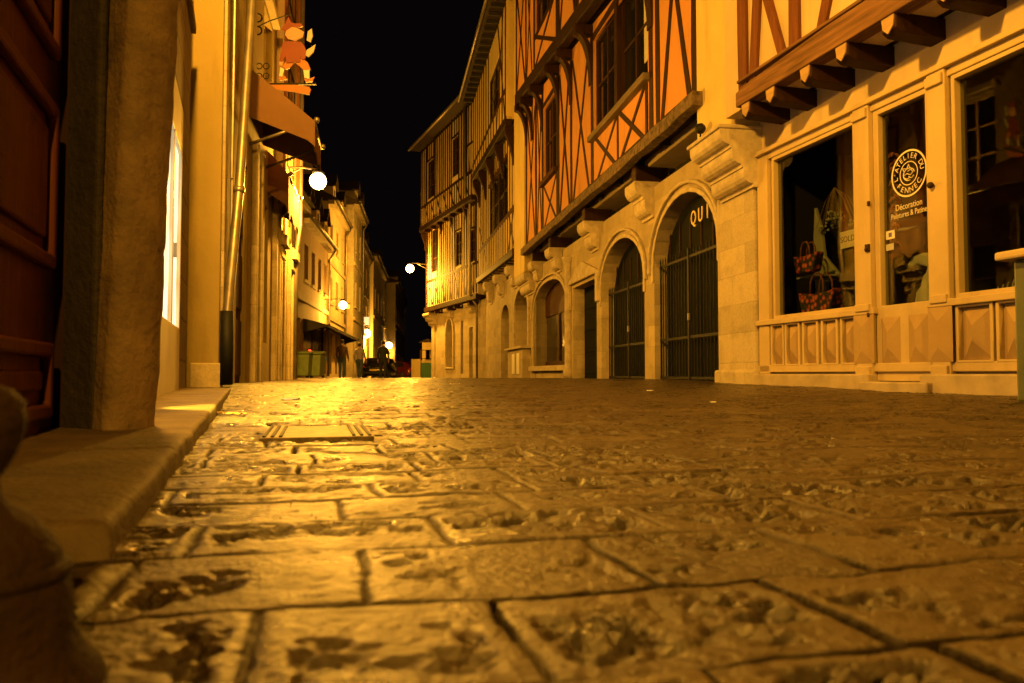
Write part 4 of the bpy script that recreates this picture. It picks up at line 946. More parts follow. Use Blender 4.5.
    MB().prism([(.3, 6.5), (.3, 6.6), (-3, 8.5), (-5.2, 6.6), (-5.2, 6.5)], -4.95, 3.3, axes='yz').build('roof', 'roof', r)
build_left_near()

# ================================================================== LEFT: SECOND HOUSE with downpipe
def build_left_second():
    r = L2.root('golden_rendered_house', 'golden rendered tall house with long zinc downpipe at the left of the street')
    X = lambda px, py=370, o=0: L2.at(px, py, o)[0]
    zt = 10.0; E = -3.9
    dz = (X(245), X(235)); w1 = (X(266), X(260))
    MB().prism(rect(E, 0, -.1, zt), -.35, 0, [rect(dz[0], dz[1], .1, 2.5), rect(w1[0], w1[1], .6, 2.4), rect(-1.7, -1.05, 3.4, 4.9), rect(-3.4, -2.6, 3.4, 4.9), rect(-1.7, -1.05, 6.2, 7.7), rect(-3.4, -2.6, 6.2, 7.7)]).build('front_wall', 'plaster_left', r, bevel=.01)
    MB().box(-.12, .0, 0, .03, .1, zt).build('quoin', 'stone', r, bevel=.01)
    MB().box(-.05, .03, -.55, .0, .05, zt).build('end_wall', 'plaster_left', r, bevel=.008)
    MB().box(-.04, .06, -.24, .03, .05, .3).build('footing', 'stone', r, bevel=.01)
    d = MB().box(dz[0], dz[1], -.12, -.06, .1, 2.5).build('door', 'timber_mid', r)
    for z in (.18, .9, 1.7): MB().box(dz[0] + .06, dz[1] - .06, -.06, -.035, z, z + .6).build('door_panel', 'timber_mid', d, bevel=.01)
    window(r, w1[0], w1[1], .6, 2.4, -.05, 1, 3, 'shop', .05)
    for (x0, x1, z0, z1) in ((-1.7, -1.05, 3.4, 4.9), (-3.4, -2.6, 3.4, 4.9), (-1.7, -1.05, 6.2, 7.7), (-3.4, -2.6, 6.2, 7.7)):
        window(r, x0, x1, z0, z1, -.08, 2, 3, 'shop', .05)
    for x in (X(250), X(256), X(271), X(280)): MB().box(x - .07, x + .07, 0, .07, .1, 2.9).build('pilaster', 'stone', r, bevel=.012)
    for z in (4.9, 7.7):
        for x in (-1.4, -3.0): MB().box(x - .45, x + .45, 0, .1, z + .05, z + .15).build('lintel', 'stone', r, bevel=.01)
    MB().box(E, 0, -5, -.35, -.1, zt).build('house_body', 'plaster_grey', r)
    MB().prism([(.3, zt), (.3, zt + .1), (-3, zt + 2), (-5.2, zt + .1), (-5.2, zt)], E, .2, axes='yz').build('roof', 'roof', r)
    # leaning downpipe
    p0 = L2.at(225, 380, .06); p1 = L2.at(238, 190, .08); p2 = L2.at(250, 0, .08)
    pp = [(p0[0], .07, .1), (p0[0], .07, .75), (p1[0], .09, p1[1]), (p2[0], .1, p2[1]), (p2[0] - .5, .1, p2[1] + 4)]
    dp = MB().tube(pp, .045, 12).build('downpipe', 'zinc', r, smooth=True)
    for k, q in ((1, .055), (2, .056)): MB().tube([(pp[k][0], pp[k][1], pp[k][2] - .03), (pp[k][0], pp[k][1], pp[k][2] + .03)], q, 12).build('pipe_collar', 'zinc', dp, smooth=True)
    MB().tube([(pp[0][0], pp[0][1], .1), (pp[0][0], pp[0][1], .78)], .06, 12).build('iron_pipe_foot', 'iron', dp, smooth=True)
    for q in ((2.0), (3.4)): MB().tube([(pp[1][0] - .35, .03, .1 + q - 1.4), (pp[1][0] - .4, .03, 1.9 + q)], .014, 6).build('cable', 'zinc', r)
    # jettied dark house after it
    s = L2.root('jettied_side_house', 'narrow dark house with projecting upper floor on stepped corbels at the left')
    E2 = -5.95
    MB().prism(rect(E2, E, -.1, 3.0), -.35, .02, [rect(E2 + .7, E2 + 1.5, .1, 2.2)]).build('ground_floor_wall', 'plaster_left', s)
    MB().box(E2 + .7, E2 + 1.5, -.2, -.12, .1, 2.2).build('door', 'timber', s)
    for x in (E2 + .1, E2 + .55, E2 + 1.75, E - .1): MB().box(x - .06, x + .06, .02, .08, .1, 2.3).build('pilaster', 'stone', s, bevel=.01)
    MB().prism(rect(E2, E, 2.75, 8.6), -.3, .10, []).build('upper_wall', 'plaster_pink', s)
    for k in range(3): MB().box(E2 - .02, E2 + .5, .0, .04 + k * .06, 1.72 + k * .17, 1.87 + k * .17).build('corbel_step', 'carved', s, bevel=.01)
    for k in range(3): MB().box(E - .6, E - .1, .0, .04 + k * .06, 1.72 + k * .17, 1.87 + k * .17).build('corbel_step', 'carved', s, bevel=.01)
    MB().tube([(E2 + .02, .16, 8.6), (E2 + .02, .16, 2.7), (E2 + .02, .1, 2.2), (E2 + .02, .1, .1)], .04, 8).build('downpipe', 'zinc', s, smooth=True)
    MB().box(E2, E, .102, .14, 5.3, 5.5).box(E2, E2 + .12, .102, .14, 2.8, 8.5).box(E - .14, E, .102, .14, 2.8, 8.5).build('timber_frame', 'timber_red', s)
    window(s, E2 + .6, E2 + 1.5, 3.3, 4.9, .115, 2, 3, 'timber', .06); window(s, E2 + .6, E2 + 1.5, 5.8, 7.3, .115, 2, 3, 'timber', .06)
    MB().box(E2, E, -5, -.35, -.1, 8.6).build('house_body', 'plaster_grey', s)
    MB().prism([(.25, 8.6), (.25, 8.7), (-3, 10.5), (-5.2, 8.7), (-5.2, 8.6)], E2 - .1, E + .0, axes='yz').build('roof', 'roof', s)
build_left_second()

# awnings, hanging signs on the second house ---------------------------------
def awning(fr, x0, x1, zw, zf, yo, label, mat, val=.28, arm='zinc', group=None, yw=.0):
    t = world_root(fr, (x0 + x1) / 2, yw, 0, 'awning', label, 'awning', group)
    h = (x1 - x0) / 2; n = 16; vs = []; th = .012
    for k in range(n + 1):
        for (y, z) in ((0, zw), (yo * .5, (zw + zf) / 2 + .01), (yo, zf), (yo + .004, zf - val * (1 + .12 * math.sin(k * 1.6)))):
            vs.append((-h + 2 * h * k / n, y + .01 * math.sin(k * .9), z))
    fs = [(k * 4 + j, k * 4 + j + 1, k * 4 + 5 + j, k * 4 + 4 + j) for k in range(n) for j in range(3)]
    o = MB().add(vs, fs).build('canopy', mat, t); sd = o.modifiers.new('solid', 'SOLIDIFY'); sd.thickness = th
    for x in (-h, h):
        MB().prism([(0, zw), (yo, zf), (yo, zf - val), (yo * .9, zf - val * .8), (0, zw - .55)], x - .006, x + .006, axes='yz').build('side_flap', mat, t)
        MB().tube([(x * .97, .0, zf - .3), (x * .97, yo + .02, zf + .01)], .018, 8).build('arm', arm, t, smooth=True)
        MB().sphere((x * .97, yo + .03, zf + .02), .035, 10).build('arm_knob', arm, t, smooth=True)
    MB().tube([(-h, yo, zf), (h, yo, zf)], .02, 8).build('front_bar', arm, t, smooth=True)
    return t
ax, az = L2.at(250, 69, 0)
fx, fz = L2.at(314, 121, .75)
bo = min([q * .01 for q in range(20, 120)], key=lambda o_: abs(L2.at(314, 121, o_)[0] - ax))
fz = L2.at(314, 121, bo)[1]
awning(L2, ax - 1.1, ax, az, fz, bo, 'rust-brown canvas awning with side flaps high on the golden house', 'awning', group='canvas awnings on the left side', yw=.0)
awning(L2, -4.6, -3.1, 3.15, 2.85, .26, 'smaller brown canvas awning beyond the rust one, under the street lamp', 'awning', .5, group='canvas awnings on the left side', yw=.0)
# rectangular hanging sign board
def hang_board(px0, px1, y0, y1, Y, label, mat, name='hanging_sign'):
    x0, x1 = [(p - 512) / 781 * Y for p in (px0, px1)]
    z1, z0 = [.2 + ray(px0, q).z / ray(px0, q).y * Y for q in (y0, y1)]
    t = thing(name, label, 'sign', ((x0 + x1) / 2, Y, z0)); w = (x1 - x0) / 2; h = z1 - z0
    MB().box(-w, w, -.03, .03, 0, h).build('board', mat, t, bevel=.01)
    MB().tube([(-w - .3, 0, h + .08), (w + .05, 0, h + .08)], .014, 6).tube([(-w * .7, 0, h), (-w * .7, 0, h + .08)], .006, 5).tube([(w * .7, 0, h), (w * .7, 0, h + .08)], .006, 5).build('bracket', 'iron', t)
    return t
hang_board(277, 288.5, 194, 227, 12.6, 'plain brown rectangular sign board hanging below the awnings', 'rust')
hang_board(262, 270, 214, 262, 11.0, 'dark narrow hanging panel near the downpipe on the left', 'timber_mid')
hang_board(338.5, 349, 304.8, 308.5, 42, 'small yellow horizontal projecting sign under the far lamp', mat_emit('lit_yellow_sign', (1, .75, .1), 1.2))
hang_board(361, 369, 317, 325, 56, 'pale square lit box sign above the bright far lamp', mat_emit('lit_box_sign', (1, .7, .3), 1.0))
# figure sign
def figure_sign():
    Y = 9.2; k = Y / 781 * 1.02
    cx = (292 - 512) * Y / 781; zb = .2 + ray(292, 82).z / ray(292, 82).y * Y
    t = thing('hanging_shop_sign', 'painted cut-out figure in red cap and orange breeches walking on an iron hanging sign', 'sign', (cx, Y, zb))
    def P(pts, mat, name, y=0, th=.018):
        MB().prism([((a - 292) * k, (82 - b) * k) for a, b in pts], y - th / 2, y + th / 2).build(name, mat, t, bevel=.003)
    P([(279, 43), (282, 41), (285, 41), (292, 41), (298, 42), (301, 46), (303, 52), (302, 58), (300, 60), (297, 58), (297, 62), (283, 63), (282, 56), (279, 62), (276, 61)], 'red', 'tunic', 0)
    P([(276, 60), (280, 61), (279, 66), (276, 65)], 'skin', 'hand', .004)
    P([(282, 30), (288, 26), (293, 27), (300, 31), (299, 36), (291, 40), (284, 38), (281, 34)], 'skin', 'head', .012)
    P([(277, 28), (281, 22), (284, 15), (287, 21), (291, 22), (297, 22), (299, 25), (294, 26), (289, 29), (283, 30)], 'red', 'cap', .024)
    P([(279, 66), (283, 60), (290, 57), (299, 58), (304, 62), (307, 69), (301, 71), (296, 66), (291, 62), (286, 68), (282, 69)], 'orange', 'breeches', .012)
    P([(277, 67), (281, 69), (279, 77), (276, 76)], 'white', 'stocking', .006); P([(300, 70), (306, 70), (306, 79), (301, 78)], 'white', 'stocking', .006)
    P([(275, 76), (281, 75), (284, 79), (276, 80)], 'orange', 'shoe', .02); P([(300, 78), (306, 78), (311, 76), (309, 81), (302, 82)], 'orange', 'shoe', .02)
    P([(304, 31), (308, 28), (309, 36), (307, 42), (303, 40)], 'screen', 'raised_glove', 0); P([(303, 50), (309, 46), (312, 44), (310, 52), (305, 57), (302, 55)], 'screen', 'small_ornament', 0)
    br = MB().box((250 - 292) * k, (313 - 292) * k, -.012, .012, -.035, -.015).tube([((252 - 292) * k, 0, (82 - 27) * k), ((266 - 292) * k, 0, (82 - 20) * k), ((287 - 292) * k, 0, (82 - 13) * k)], .007, 6)
    for cxp in (256, 263):
        for czp in (66, 76): br.tube([((cxp - 292) * k + .035 * math.cos(a), 0, (82 - czp) * k + .035 * math.sin(a)) for a in np.linspace(0, 6.3, 14)], .006, 5)
    for czp in (17, 30): br.tube([((254 - 292) * k + .05 * math.cos(a), 0, (82 - czp) * k + .05 * math.sin(a)) for a in np.linspace(0, 6.3, 14)], .009, 5)
    br.tube([((252 - 292) * k, 0, (82 - 5) * k), ((252 - 292) * k, 0, (82 - 80) * k)], .008, 5)
    br.build('iron_bracket', 'iron', t)
    P([(266, 82), (276, 84), (288, 84), (306, 87), (308, 90), (306, 95), (290, 92), (274, 90), (268, 87)], 'orange', 'lettered_board', 0)
figure_sign()

# ================================================================== LEFT: FAR ROW
def row_house(s0, s1, zt, o, mat, label, nw, floors, roofh=2.2, dorm=0, shop=None, trim='stone', name='stone_town_house'):
    """s0 > s1 (local x towards the camera), facade between s1..s0"""
    r = thing(name, label, 'building', (*LN.world(s1, 0), 0), LN.rz, 'stone houses along the far left side')
    W = s0 - s1; holes = []; y = o
    fh = (zt - .4) / floors
    for f in range(floors):
        for i in range(nw):
            x = W * (i + .5) / nw; hw = min(.5, W / nw * .28)
            z0 = fh * f + (1.0 if f else .2); z1 = fh * f + min(fh - .45, 2.5 if f else 2.3)
            if f == 0 and shop: continue
            holes.append((x - hw, x + hw, z0, z1))
    if shop: holes.append((.5, W - .5, .2, 2.35))
    MB().prism(rect(0, W, -.4, zt), y - .35, y, [rect(*h) for h in holes]).build('front_wall', mat, r)
    for h in holes:
        window(r, *h, y - .12, 2, 3, 'shop' if not shop or h[2] > .5 else 'timber', .06)
        if h[2] > .5: MB().box(h[0] - .12, h[1] + .12, y, y + .09, h[2] - .12, h[2]).build('window_sill', trim, r)
    for f in range(1, floors): MB().box(0, W, y, y + .10, fh * f + .1, fh * f + .28).build('string_course', trim, r)
    MB().box(-.05, W + .05, y - .02, y + .28, zt - .16, zt + .03).build('cornice', trim, r)
    MB().prism([(y + .4, zt + .03), (y + .4, zt + .13), (y - 3.4, zt + roofh), (y - 7, zt + .1), (y - 7, zt + .03)], -.05, W + .05, axes='yz').build('roof', 'roof', r)
    for i in range(dorm):
        x = W * (i + .5) / dorm; dm = MB().prism([(x - .5, zt), (x + .5, zt), (x + .5, zt + 1.1), (x, zt + 1.55), (x - .5, zt + 1.1)], y - 2, y + .05, [rect(x - .28, x + .28, zt + .15, zt + 1.0)]).build('dormer', mat, r)
        MB().box(x - .28, x + .28, y - .1, y - .05, zt + .15, zt + 1.0).build('pane', 'blackglass', dm)
        MB().prism([(x - .65, zt + 1.0), (x, zt + 1.62), (x + .65, zt + 1.0), (x + .65, zt + 1.1), (x, zt + 1.74), (x - .65, zt + 1.1)], y - 2, y + .2).build('roof', 'roof', dm)
    MB().tube([(.12, y + .38, zt), (.12, y + .1, zt - .5), (.12, y + .08, .1)], .06, 8).build('downpipe', 'zinc', r, smooth=True)
    MB().tube([(0, y + .42, zt + .06), (W, y + .42, zt + .06)], .06, 8).build('gutter', 'zinc', r, smooth=True)
    MB().box(0, W, y - 7, y - .35, -.4, zt).build('house_body', 'plaster_grey', r)
    if roofh: MB().box(W * .7, W * .7 + .7, y - 3.2, y - 2.6, zt + 1, zt + roofh + 1.1).build('chimney', 'stone', r)
    return r
row_house(1.0, -6.6, 6.2, 0, 'plaster_pink', 'long two-storey stone house with dormers beside the green bins', 4, 2, 2.0, 3, True)
row_house(-6.6, -13.9, 8.6, .0, 'plaster_cream', 'three-storey cream house just beyond the dormered one', 3, 3, 2.2, 2)
row_house(-13.9, -19.5, 10.0, .5, 'stone_pale', 'tall pale narrow house projecting forward behind the first pedestrian', 2, 3, 2.0, 2)
row_house(-19.5, -28.5, 8.9, .2, 'plaster_cream', 'cream house lit by the bright lamp with pale box sign', 3, 3, 2.0, 2)
row_house(-28.5, -44, 9.2, .6, 'plaster_pale', 'pale low house behind the parked black car', 4, 2, 1.6, 1)
row_house(-44, -70, 9.0, 1.6, 'plaster_grey', 'dim grey terrace furthest along the left side', 6, 2, 1.5, 3)
# side wall facing the camera between second houses and the row
row = thing('pink_corner_house', 'pinkish rendered corner house with moulded shop cornice behind the jettied house', 'building', (-6.2, 26.2, 0), LN.rz)
MB().prism(rect(-5, 3.2, -.1, 6.6), -3, .0, [rect(-4.4, -3.4, .3, 2.3), rect(-2.7, -1.6, .2, 2.3)]).build('front_wall', 'plaster_pink', row)
MB().box(-5, 3.2, 0, .2, 2.9, 3.2).box(-5, 3.2, 0, .25, 6.4, 6.62).build('cornice', 'carved', row, bevel=.02)
window(row, -4.4, -3.4, .3, 2.3, -.1, 2, 2, 'green_grey', .07); window(row, -2.7, -1.6, .2, 2.3, -.1, 2, 2, 'green_grey', .07); window(row, -3.2, -2.0, 3.8, 5.6, .02, 2, 3, 'shop', .07)
MB().prism([(.4, 6.62), (.4, 6.7), (-2, 8.2), (-3.2, 6.7), (-3.2, 6.62)], -5, 3.3, axes='yz').build('roof', 'roof', row)
row.location = (*LN.world(6.0, .05), 0)
awning(LN, -12.2, 1.0, 2.35, 2.1, 1.0, 'long dark shop awning of the dormered house above the pedestrians', 'awning_dark', .1, 'iron', 'canvas awnings on the left side')

# ================================================================== END OF THE STREET
def simple_house(x, y, w, d, h, label, mat, rz=0, roofh=1.5, name='distant_house'):
    t = thing(name, label, 'building', (x, y, gz(x, y)), rz)
    hs = [rect(-w / 4 - .4, -w / 4 + .4, h * .55, h * .8), rect(w / 4 - .4, w / 4 + .4, h * .55, h * .8)]
    MB().prism(rect(-w / 2, w / 2, -.3, h), -.3, 0, hs).build('front_wall', mat, t)
    for q in (-w / 4, w / 4): window(t, q - .4, q + .4, h * .55, h * .8, -.22, 2, 2, 'timber_mid', .06)
    MB().box(-w / 2, w / 2, .0, d, -.3, h).build('house_body', mat, t)
    MB().prism([(-w / 2 - .3, h), (w / 2 + .3, h), (0, h + roofh)], -.5, d).build('roof', 'roof', t)
    return t
simple_house(-15.2, 90, 3.0, 8, 7.0, 'pale far house standing behind the black car', 'plaster_pale', 0, 1.2)
simple_house(-6.65, 62, .9, 5, 2.9, 'little yellow lodge beside the green gate at the street end', 'plaster_yellow', 0, .3)
t = thing('boundary_wall', 'long low pale wall closing the far end of the street', 'wall', (-13.2, 84, gz(-10, 84)), 0)
MB().box(-4, 9, -.2, .2, -.2, 1.55).build('wall', 'plaster_pale', t); MB().box(-4.1, 9.1, -.27, .27, 1.55, 1.68).build('coping', 'stone', t)
t = thing('green_gate', 'green boarded gate beside the far corner house', 'gate', ((427.5 - 512) / 781 * 52, 52, gz(-5.6, 52)))
MB().box(-.42, .36, -.04, .04, .0, 1.1).build('gate_leaf', 'green_door', t)
for k in range(6): MB().box(-.40 + k * .13, -.39 + k * .13, -.05, -.04, 0, 1.1).build('board_joint', 'iron', t)
MB().box(-1.05, -.44, -.2, .2, -.1, 1.35).build('gate_pier', 'plaster_yellow', t, bevel=.02); MB().box(-.44, .5, -.1, .1, 1.12, 1.25).build('lintel', 'plaster_yellow', t)

# ================================================================== LAMPS
def lamp(x, y, z, rad, strength, wall_dx, wall_dy, label):
    t = thing('street_lamp', label, 'street lamp', (x, y, z), 0, 'lit sodium street lamps')
    MB().sphere((0, 0, 0), rad, 20).build('globe', mat_emit('sodium_globe', (1, .62, .22), 14), t, smooth=True)
    ld = bpy.data.lights.new('sodium_bulb', 'POINT'); ld.energy = 39.5 * rad * rad * strength; ld.color = SODIUM; ld.shadow_soft_size = rad * .8
    lo = bpy.data.objects.new('bulb', ld); COL.objects.link(lo); lo.parent = t; lo.location = (-wall_dx * .05 if abs(wall_dx) < 2 else 0, 0, -rad * 2.0)
    MB().lathe([(rad * .4, rad * .96), (rad * .75, rad * 1.02), (rad * .5, rad * 1.3), (rad * .2, rad * 1.45)], 0, 0, 14).build('lamp_cap', 'iron', t, smooth=True)
    z0 = rad * 1.35
    MB().tube([(0, 0, z0), (wall_dx * .3, wall_dy * .3, z0 + .03), (wall_dx, wall_dy, z0)], .02, 8).tube([(wall_dx * .35, wall_dy * .35, z0), (wall_dx, wall_dy, z0 - .28)], .012, 6).build('arm', 'zinc', t, smooth=True)
    return t
def at(px, py, Y): r = ray(px, py); return r.x / r.y * Y, Y, .2 + r.z / r.y * Y
K = 1.0
x, y, z = at(318, 181, 12.0); lamp(x, y, z, .13, 1300 * K, -.78, -.12, 'nearest lit wall lamp on an arm below the brown awning')
x, y, z = at(410, 268.5, 41.5); lamp(x, y, z, .22, 1150 * K, .95, .9, 'lit lamp at the corner of the close-studded house')
x, y, z = at(343, 305, 36.0); lamp(x, y, z, .19, 480 * K, -.9, 0, 'lit lamp above the long dark awning')
x, y, z = at(366.5, 333.5, 57.0); lamp(x, y, z, .32, 330 * K, -.8, 0, 'bright lit lamp under the pale box sign')
x, y, z = at(389, 345.5, 75.0); lamp(x, y, z, .36, 600 * K, -1, 0, 'left lamp of the two farthest ones past the black car')
x, y, z = at(397, 352.8, 95.0); lamp(x, y, z, .40, 600 * K, -1, 0, 'right lamp of the two farthest ones past the black car')
lamp(-6.9, 21.5, 5.8, .2, 1250 * K, -.8, 0, 'added lamp hidden behind the jettied house brightening the middle of the street')  # unseen lamp added to brighten the yellow and far house fronts
lamp(3.4, -9, 7.0, .2, 2500 * K, 3.0, 0, 'street lamp behind the photographer on the right')
lamp(-1.75, 3.7, 5.8, .2, 1650 * K, -1.2, -.3, 'street lamp high on the near left house lighting the shopfront')

sl = bpy.data.lights.new('added_spot_beam', 'SPOT'); sl.energy = 1700; sl.color = (1, .68, .06); sl.spot_size = R(15); sl.spot_blend = .25; sl.shadow_soft_size = .01  # added spot standing in for doorway light on the kerb
t = thing('shop_spotlight', 'spotlight added on the near left house for the yellow patch across the pavement', 'spotlight', (-1.46, 3.25, 2.45))
so = bpy.data.objects.new('beam', sl); COL.objects.link(so); so.parent = t
so.rotation_euler = Vector((.34, .0, -2.4)).to_track_quat('-Z', 'Y').to_euler()
MB().tube([(0, 0, .02), (-.02, 0, .12)], .04, 10).tube([(0, 0, .1), (-.14, -.03, .14)], .012, 6).build('housing', 'iron', t)

# ================================================================== WHEELIE BINS, SIGNS
def wheelie(px, Y, label, mat='green'):
    x = (px - 512) / 781 * Y; t = thing('wheeled_bin', label, 'bin', (x, Y, gz(x, Y)), R(-4), 'large wheeled bins')
    w = .38
    MB().prism([(-w * .88, .12), (w * .88, .12), (w, .92), (-w, .92)], -.34, .30).build('body', mat, t, bevel=.03)
    MB().prism([(-.4, .92), (.36, .92), (.36, .97), (.1, 1.04), (-.4, .96)], -w - .02, w + .02, axes='yz').build('lid', mat, t, bevel=.02)
    for s in (-1, 1):
        MB().tube([(s * .3 - .03, .2, .1), (s * .3 + .03, .2, .1)], .1, 12).build('wheel', 'rubber', t)
    MB().box(-.32, -.2, -.352, -.338, .68, .8).build('sticker', 'red', t)
wheelie(302, 28.6, 'left green wheeled bin with a red sticker beside the row houses'); wheelie(313.5, 29.0, 'right green wheeled bin standing under the dark awning end')
x, y, z = at(323, 359, 31); t = thing('road_sign', 'small round blue sign on a post beside the bins', 'sign', (x, y, gz(x, y)))
MB().tube([(0, 0, 0), (0, 0, z - gz(x, y) + .15)], .025, 8).build('post', 'zinc', t)
MB().prism([(.16 * math.cos(a * math.pi / 12), .16 * math.sin(a * math.pi / 12) + z - gz(x, y)) for a in range(24)], -.045, -.03).build('disc', mat_plain('blue_sign_paint', (.04, .18, .55), .4), t)
x, y, z = at(309, 351, 30.5); t = thing('red_signal_light', 'tiny red light glowing inside the dark shop opening', 'light', (x, y + .1, z)); MB().sphere((0, 0, 0), .06, 10).build('lens', mat_emit('red_glow', (1, .02, .01), 8), t); MB().box(-.09, .09, .03, .2, -.09, .09).build('housing', 'iron', t)

# ================================================================== PEOPLE
def skin_mesh(verts, edges, radii, root=0, sub=1):
    me = bpy.data.meshes.new('t'); me.from_pydata([Vector(v) for v in verts], edges, []); o = bpy.data.objects.new('t', me); COL.objects.link(o)
    sk = o.modifiers.new('s', 'SKIN'); sk.use_smooth_shade = True
    ss = o.modifiers.new('u', 'SUBSURF'); ss.levels = sub; ss.render_levels = sub
    for i, v in enumerate(me.skin_vertices[0].data):
        q = radii[i]; v.radius = (q, q) if isinstance(q, (int, float)) else q; v.use_root = (i == root)
    dg = bpy.context.evaluated_depsgraph_get(); res = bpy.data.meshes.new_from_object(o.evaluated_get(dg)); bpy.data.objects.remove(o); return res
def person(x, y, H, face, stride, top, bottom, label, arm=.1, bend=.15, hairm='hair'):
    """front is local -y before rotation by face"""
    t = thing('person', label, 'person', (x, y, gz(x, y)), face, 'people walking in the street')
    k = H / 1.75; s = stride
    J = {}; V = []; E = []; Rr = []
    def v(n, p, r, par=None):
        J[n] = len(V); V.append(tuple(c * k for c in p)); Rr.append(tuple(c * k for c in r) if isinstance(r, tuple) else r * k)
        if par is not None: E.append((J[par], J[n]))
    v('pelvis', (0, 0, .95), (.175, .125)); v('waist', (0, 0, 1.08), (.155, .115), 'pelvis'); v('chest', (0, -.01, 1.27), (.185, .125), 'waist'); v('upper', (0, 0, 1.40), (.155, .10), 'chest'); v('neck', (0, -.01, 1.50), .052, 'upper')
    v('skull', (0, -.02, 1.60), (.07, .082), 'neck'); v('crown', (0, -.01, 1.69), (.062, .075), 'skull')
    for sd, sg in (('l', 1), ('r', -1)):
        f = s * sg
        v('hip' + sd, (.09 * sg, 0, .88), .105, 'pelvis'); v('knee' + sd, (.10 * sg, -f * .5 - .03, .50), .075, 'hip' + sd); v('calf' + sd, (.105 * sg, -f * .75 + .02, .33), .068, 'knee' + sd)
        v('ankle' + sd, (.11 * sg, -f + .03, .09), .05, 'calf' + sd); v('toe' + sd, (.12 * sg, -f - .13, .04), .042, 'ankle' + sd)
        v('sho' + sd, (.18 * sg, 0, 1.39), .072, 'upper'); v('elb' + sd, (.225 * sg, f * .35 + .02, 1.13), .055, 'sho' + sd); v('wri' + sd, (.225 * sg, f * .5 - bend, .90), .036, 'elb' + sd); v('palm' + sd, (.23 * sg, f * .5 - bend - .02, .82), (.02, .036), 'wri' + sd)
    me = skin_mesh(V, E, Rr)
    for m_ in (M['skin'], M[top], M[bottom], M['shoe']): me.materials.append(m_)
    while me.materials and me.materials[0] != M['skin']: me.materials.pop(index=0)
    for p in me.polygons:
        c = p.center / k; i = 1
        if c.z > 1.475 and abs(c.x) < .12: i = 0
        elif c.z < .085: i = 3
        elif c.z < .98 and abs(c.x) < .2: i = 2
        elif c.z < .92: i = 0
        p.material_index = i; p.use_smooth = True
    b = bpy.data.objects.new('body', me); COL.objects.link(b); b.parent = t
    # hands: four fingers and a thumb
    for sd, sg in (('l', 1), ('r', -1)):
        px, py, pz = V[J['palm' + sd]]
        for q, L in ((-.026, .07), (-.009, .08), (.009, .075), (.026, .06)):
            MB().tube([(px, py + q * k, pz), (px - .004 * sg, py + q * k, pz - L * .55 * k), (px - .018 * sg, py + q * k * 1.05, pz - L * k)], .009 * k, 6, rr=[.009, .0085, .006]).build('finger', 'skin', b, smooth=True)
        MB().tube([(px, py - .03 * k, pz + .03), (px - .01 * sg, py - .055 * k, pz - .01), (px - .02 * sg, py - .06 * k, pz - .045)], .01, 6, rr=[.011, .01, .007]).build('thumb', 'skin', b, smooth=True)
    MB().sphere((0, .012 * k, 1.665 * k), .094 * k, 16, .92, 1.06, 1.02).build('hair', hairm, t, smooth=True)
    for sg in (-1, 1): MB().sphere((.078 * sg * k, -.01 * k, 1.60 * k), .022 * k, 8, .5, .8, 1.3).build('ear', 'skin', b, smooth=True)
    MB().sphere((0, -.108 * k, 1.60 * k), .016 * k, 8, .8, 1.3, 1.4).build('nose', 'skin', b, smooth=True)
    for sg in (-1, 1): MB().sphere((.03 * sg * k, -.092 * k, 1.625 * k), .011 * k, 8).build('eye', 'ink', b, smooth=True)
    MB().box(-.025 * k, .025 * k, -.105 * k, -.09 * k, 1.555 * k, 1.563 * k).build('mouth', 'red', b)
    # collar and belt
    MB().lathe([(.062 * k, 1.47 * k), (.072 * k, 1.475 * k), (.066 * k, 1.505 * k), (.058 * k, 1.5 * k)], 0, -.005 * k, 16).build('collar', top, b, smooth=True)
    return t
person((342 - 512) / 781 * 33.5, 33.5, 1.74, R(176), .12, 'shirt_brown', 'jeans', 'leftmost pedestrian in dark brown top and jeans seen from behind')
person((359.5 - 512) / 781 * 35, 35, 1.68, R(170), .24, 'shirt_pale', 'jeans', 'pedestrian in a pale grey top between two darker walkers', hairm='hair')
person((383 - 512) / 781 * 34, 34, 1.72, R(184), .16, 'jacket', 'jacket', 'pedestrian dressed all in dark blue in front of the black car')
person((419 - 512) / 781 * 68, 68, 1.65, R(0), .05, 'shirt_brown', 'jeans', 'distant small figure standing by the green gate')

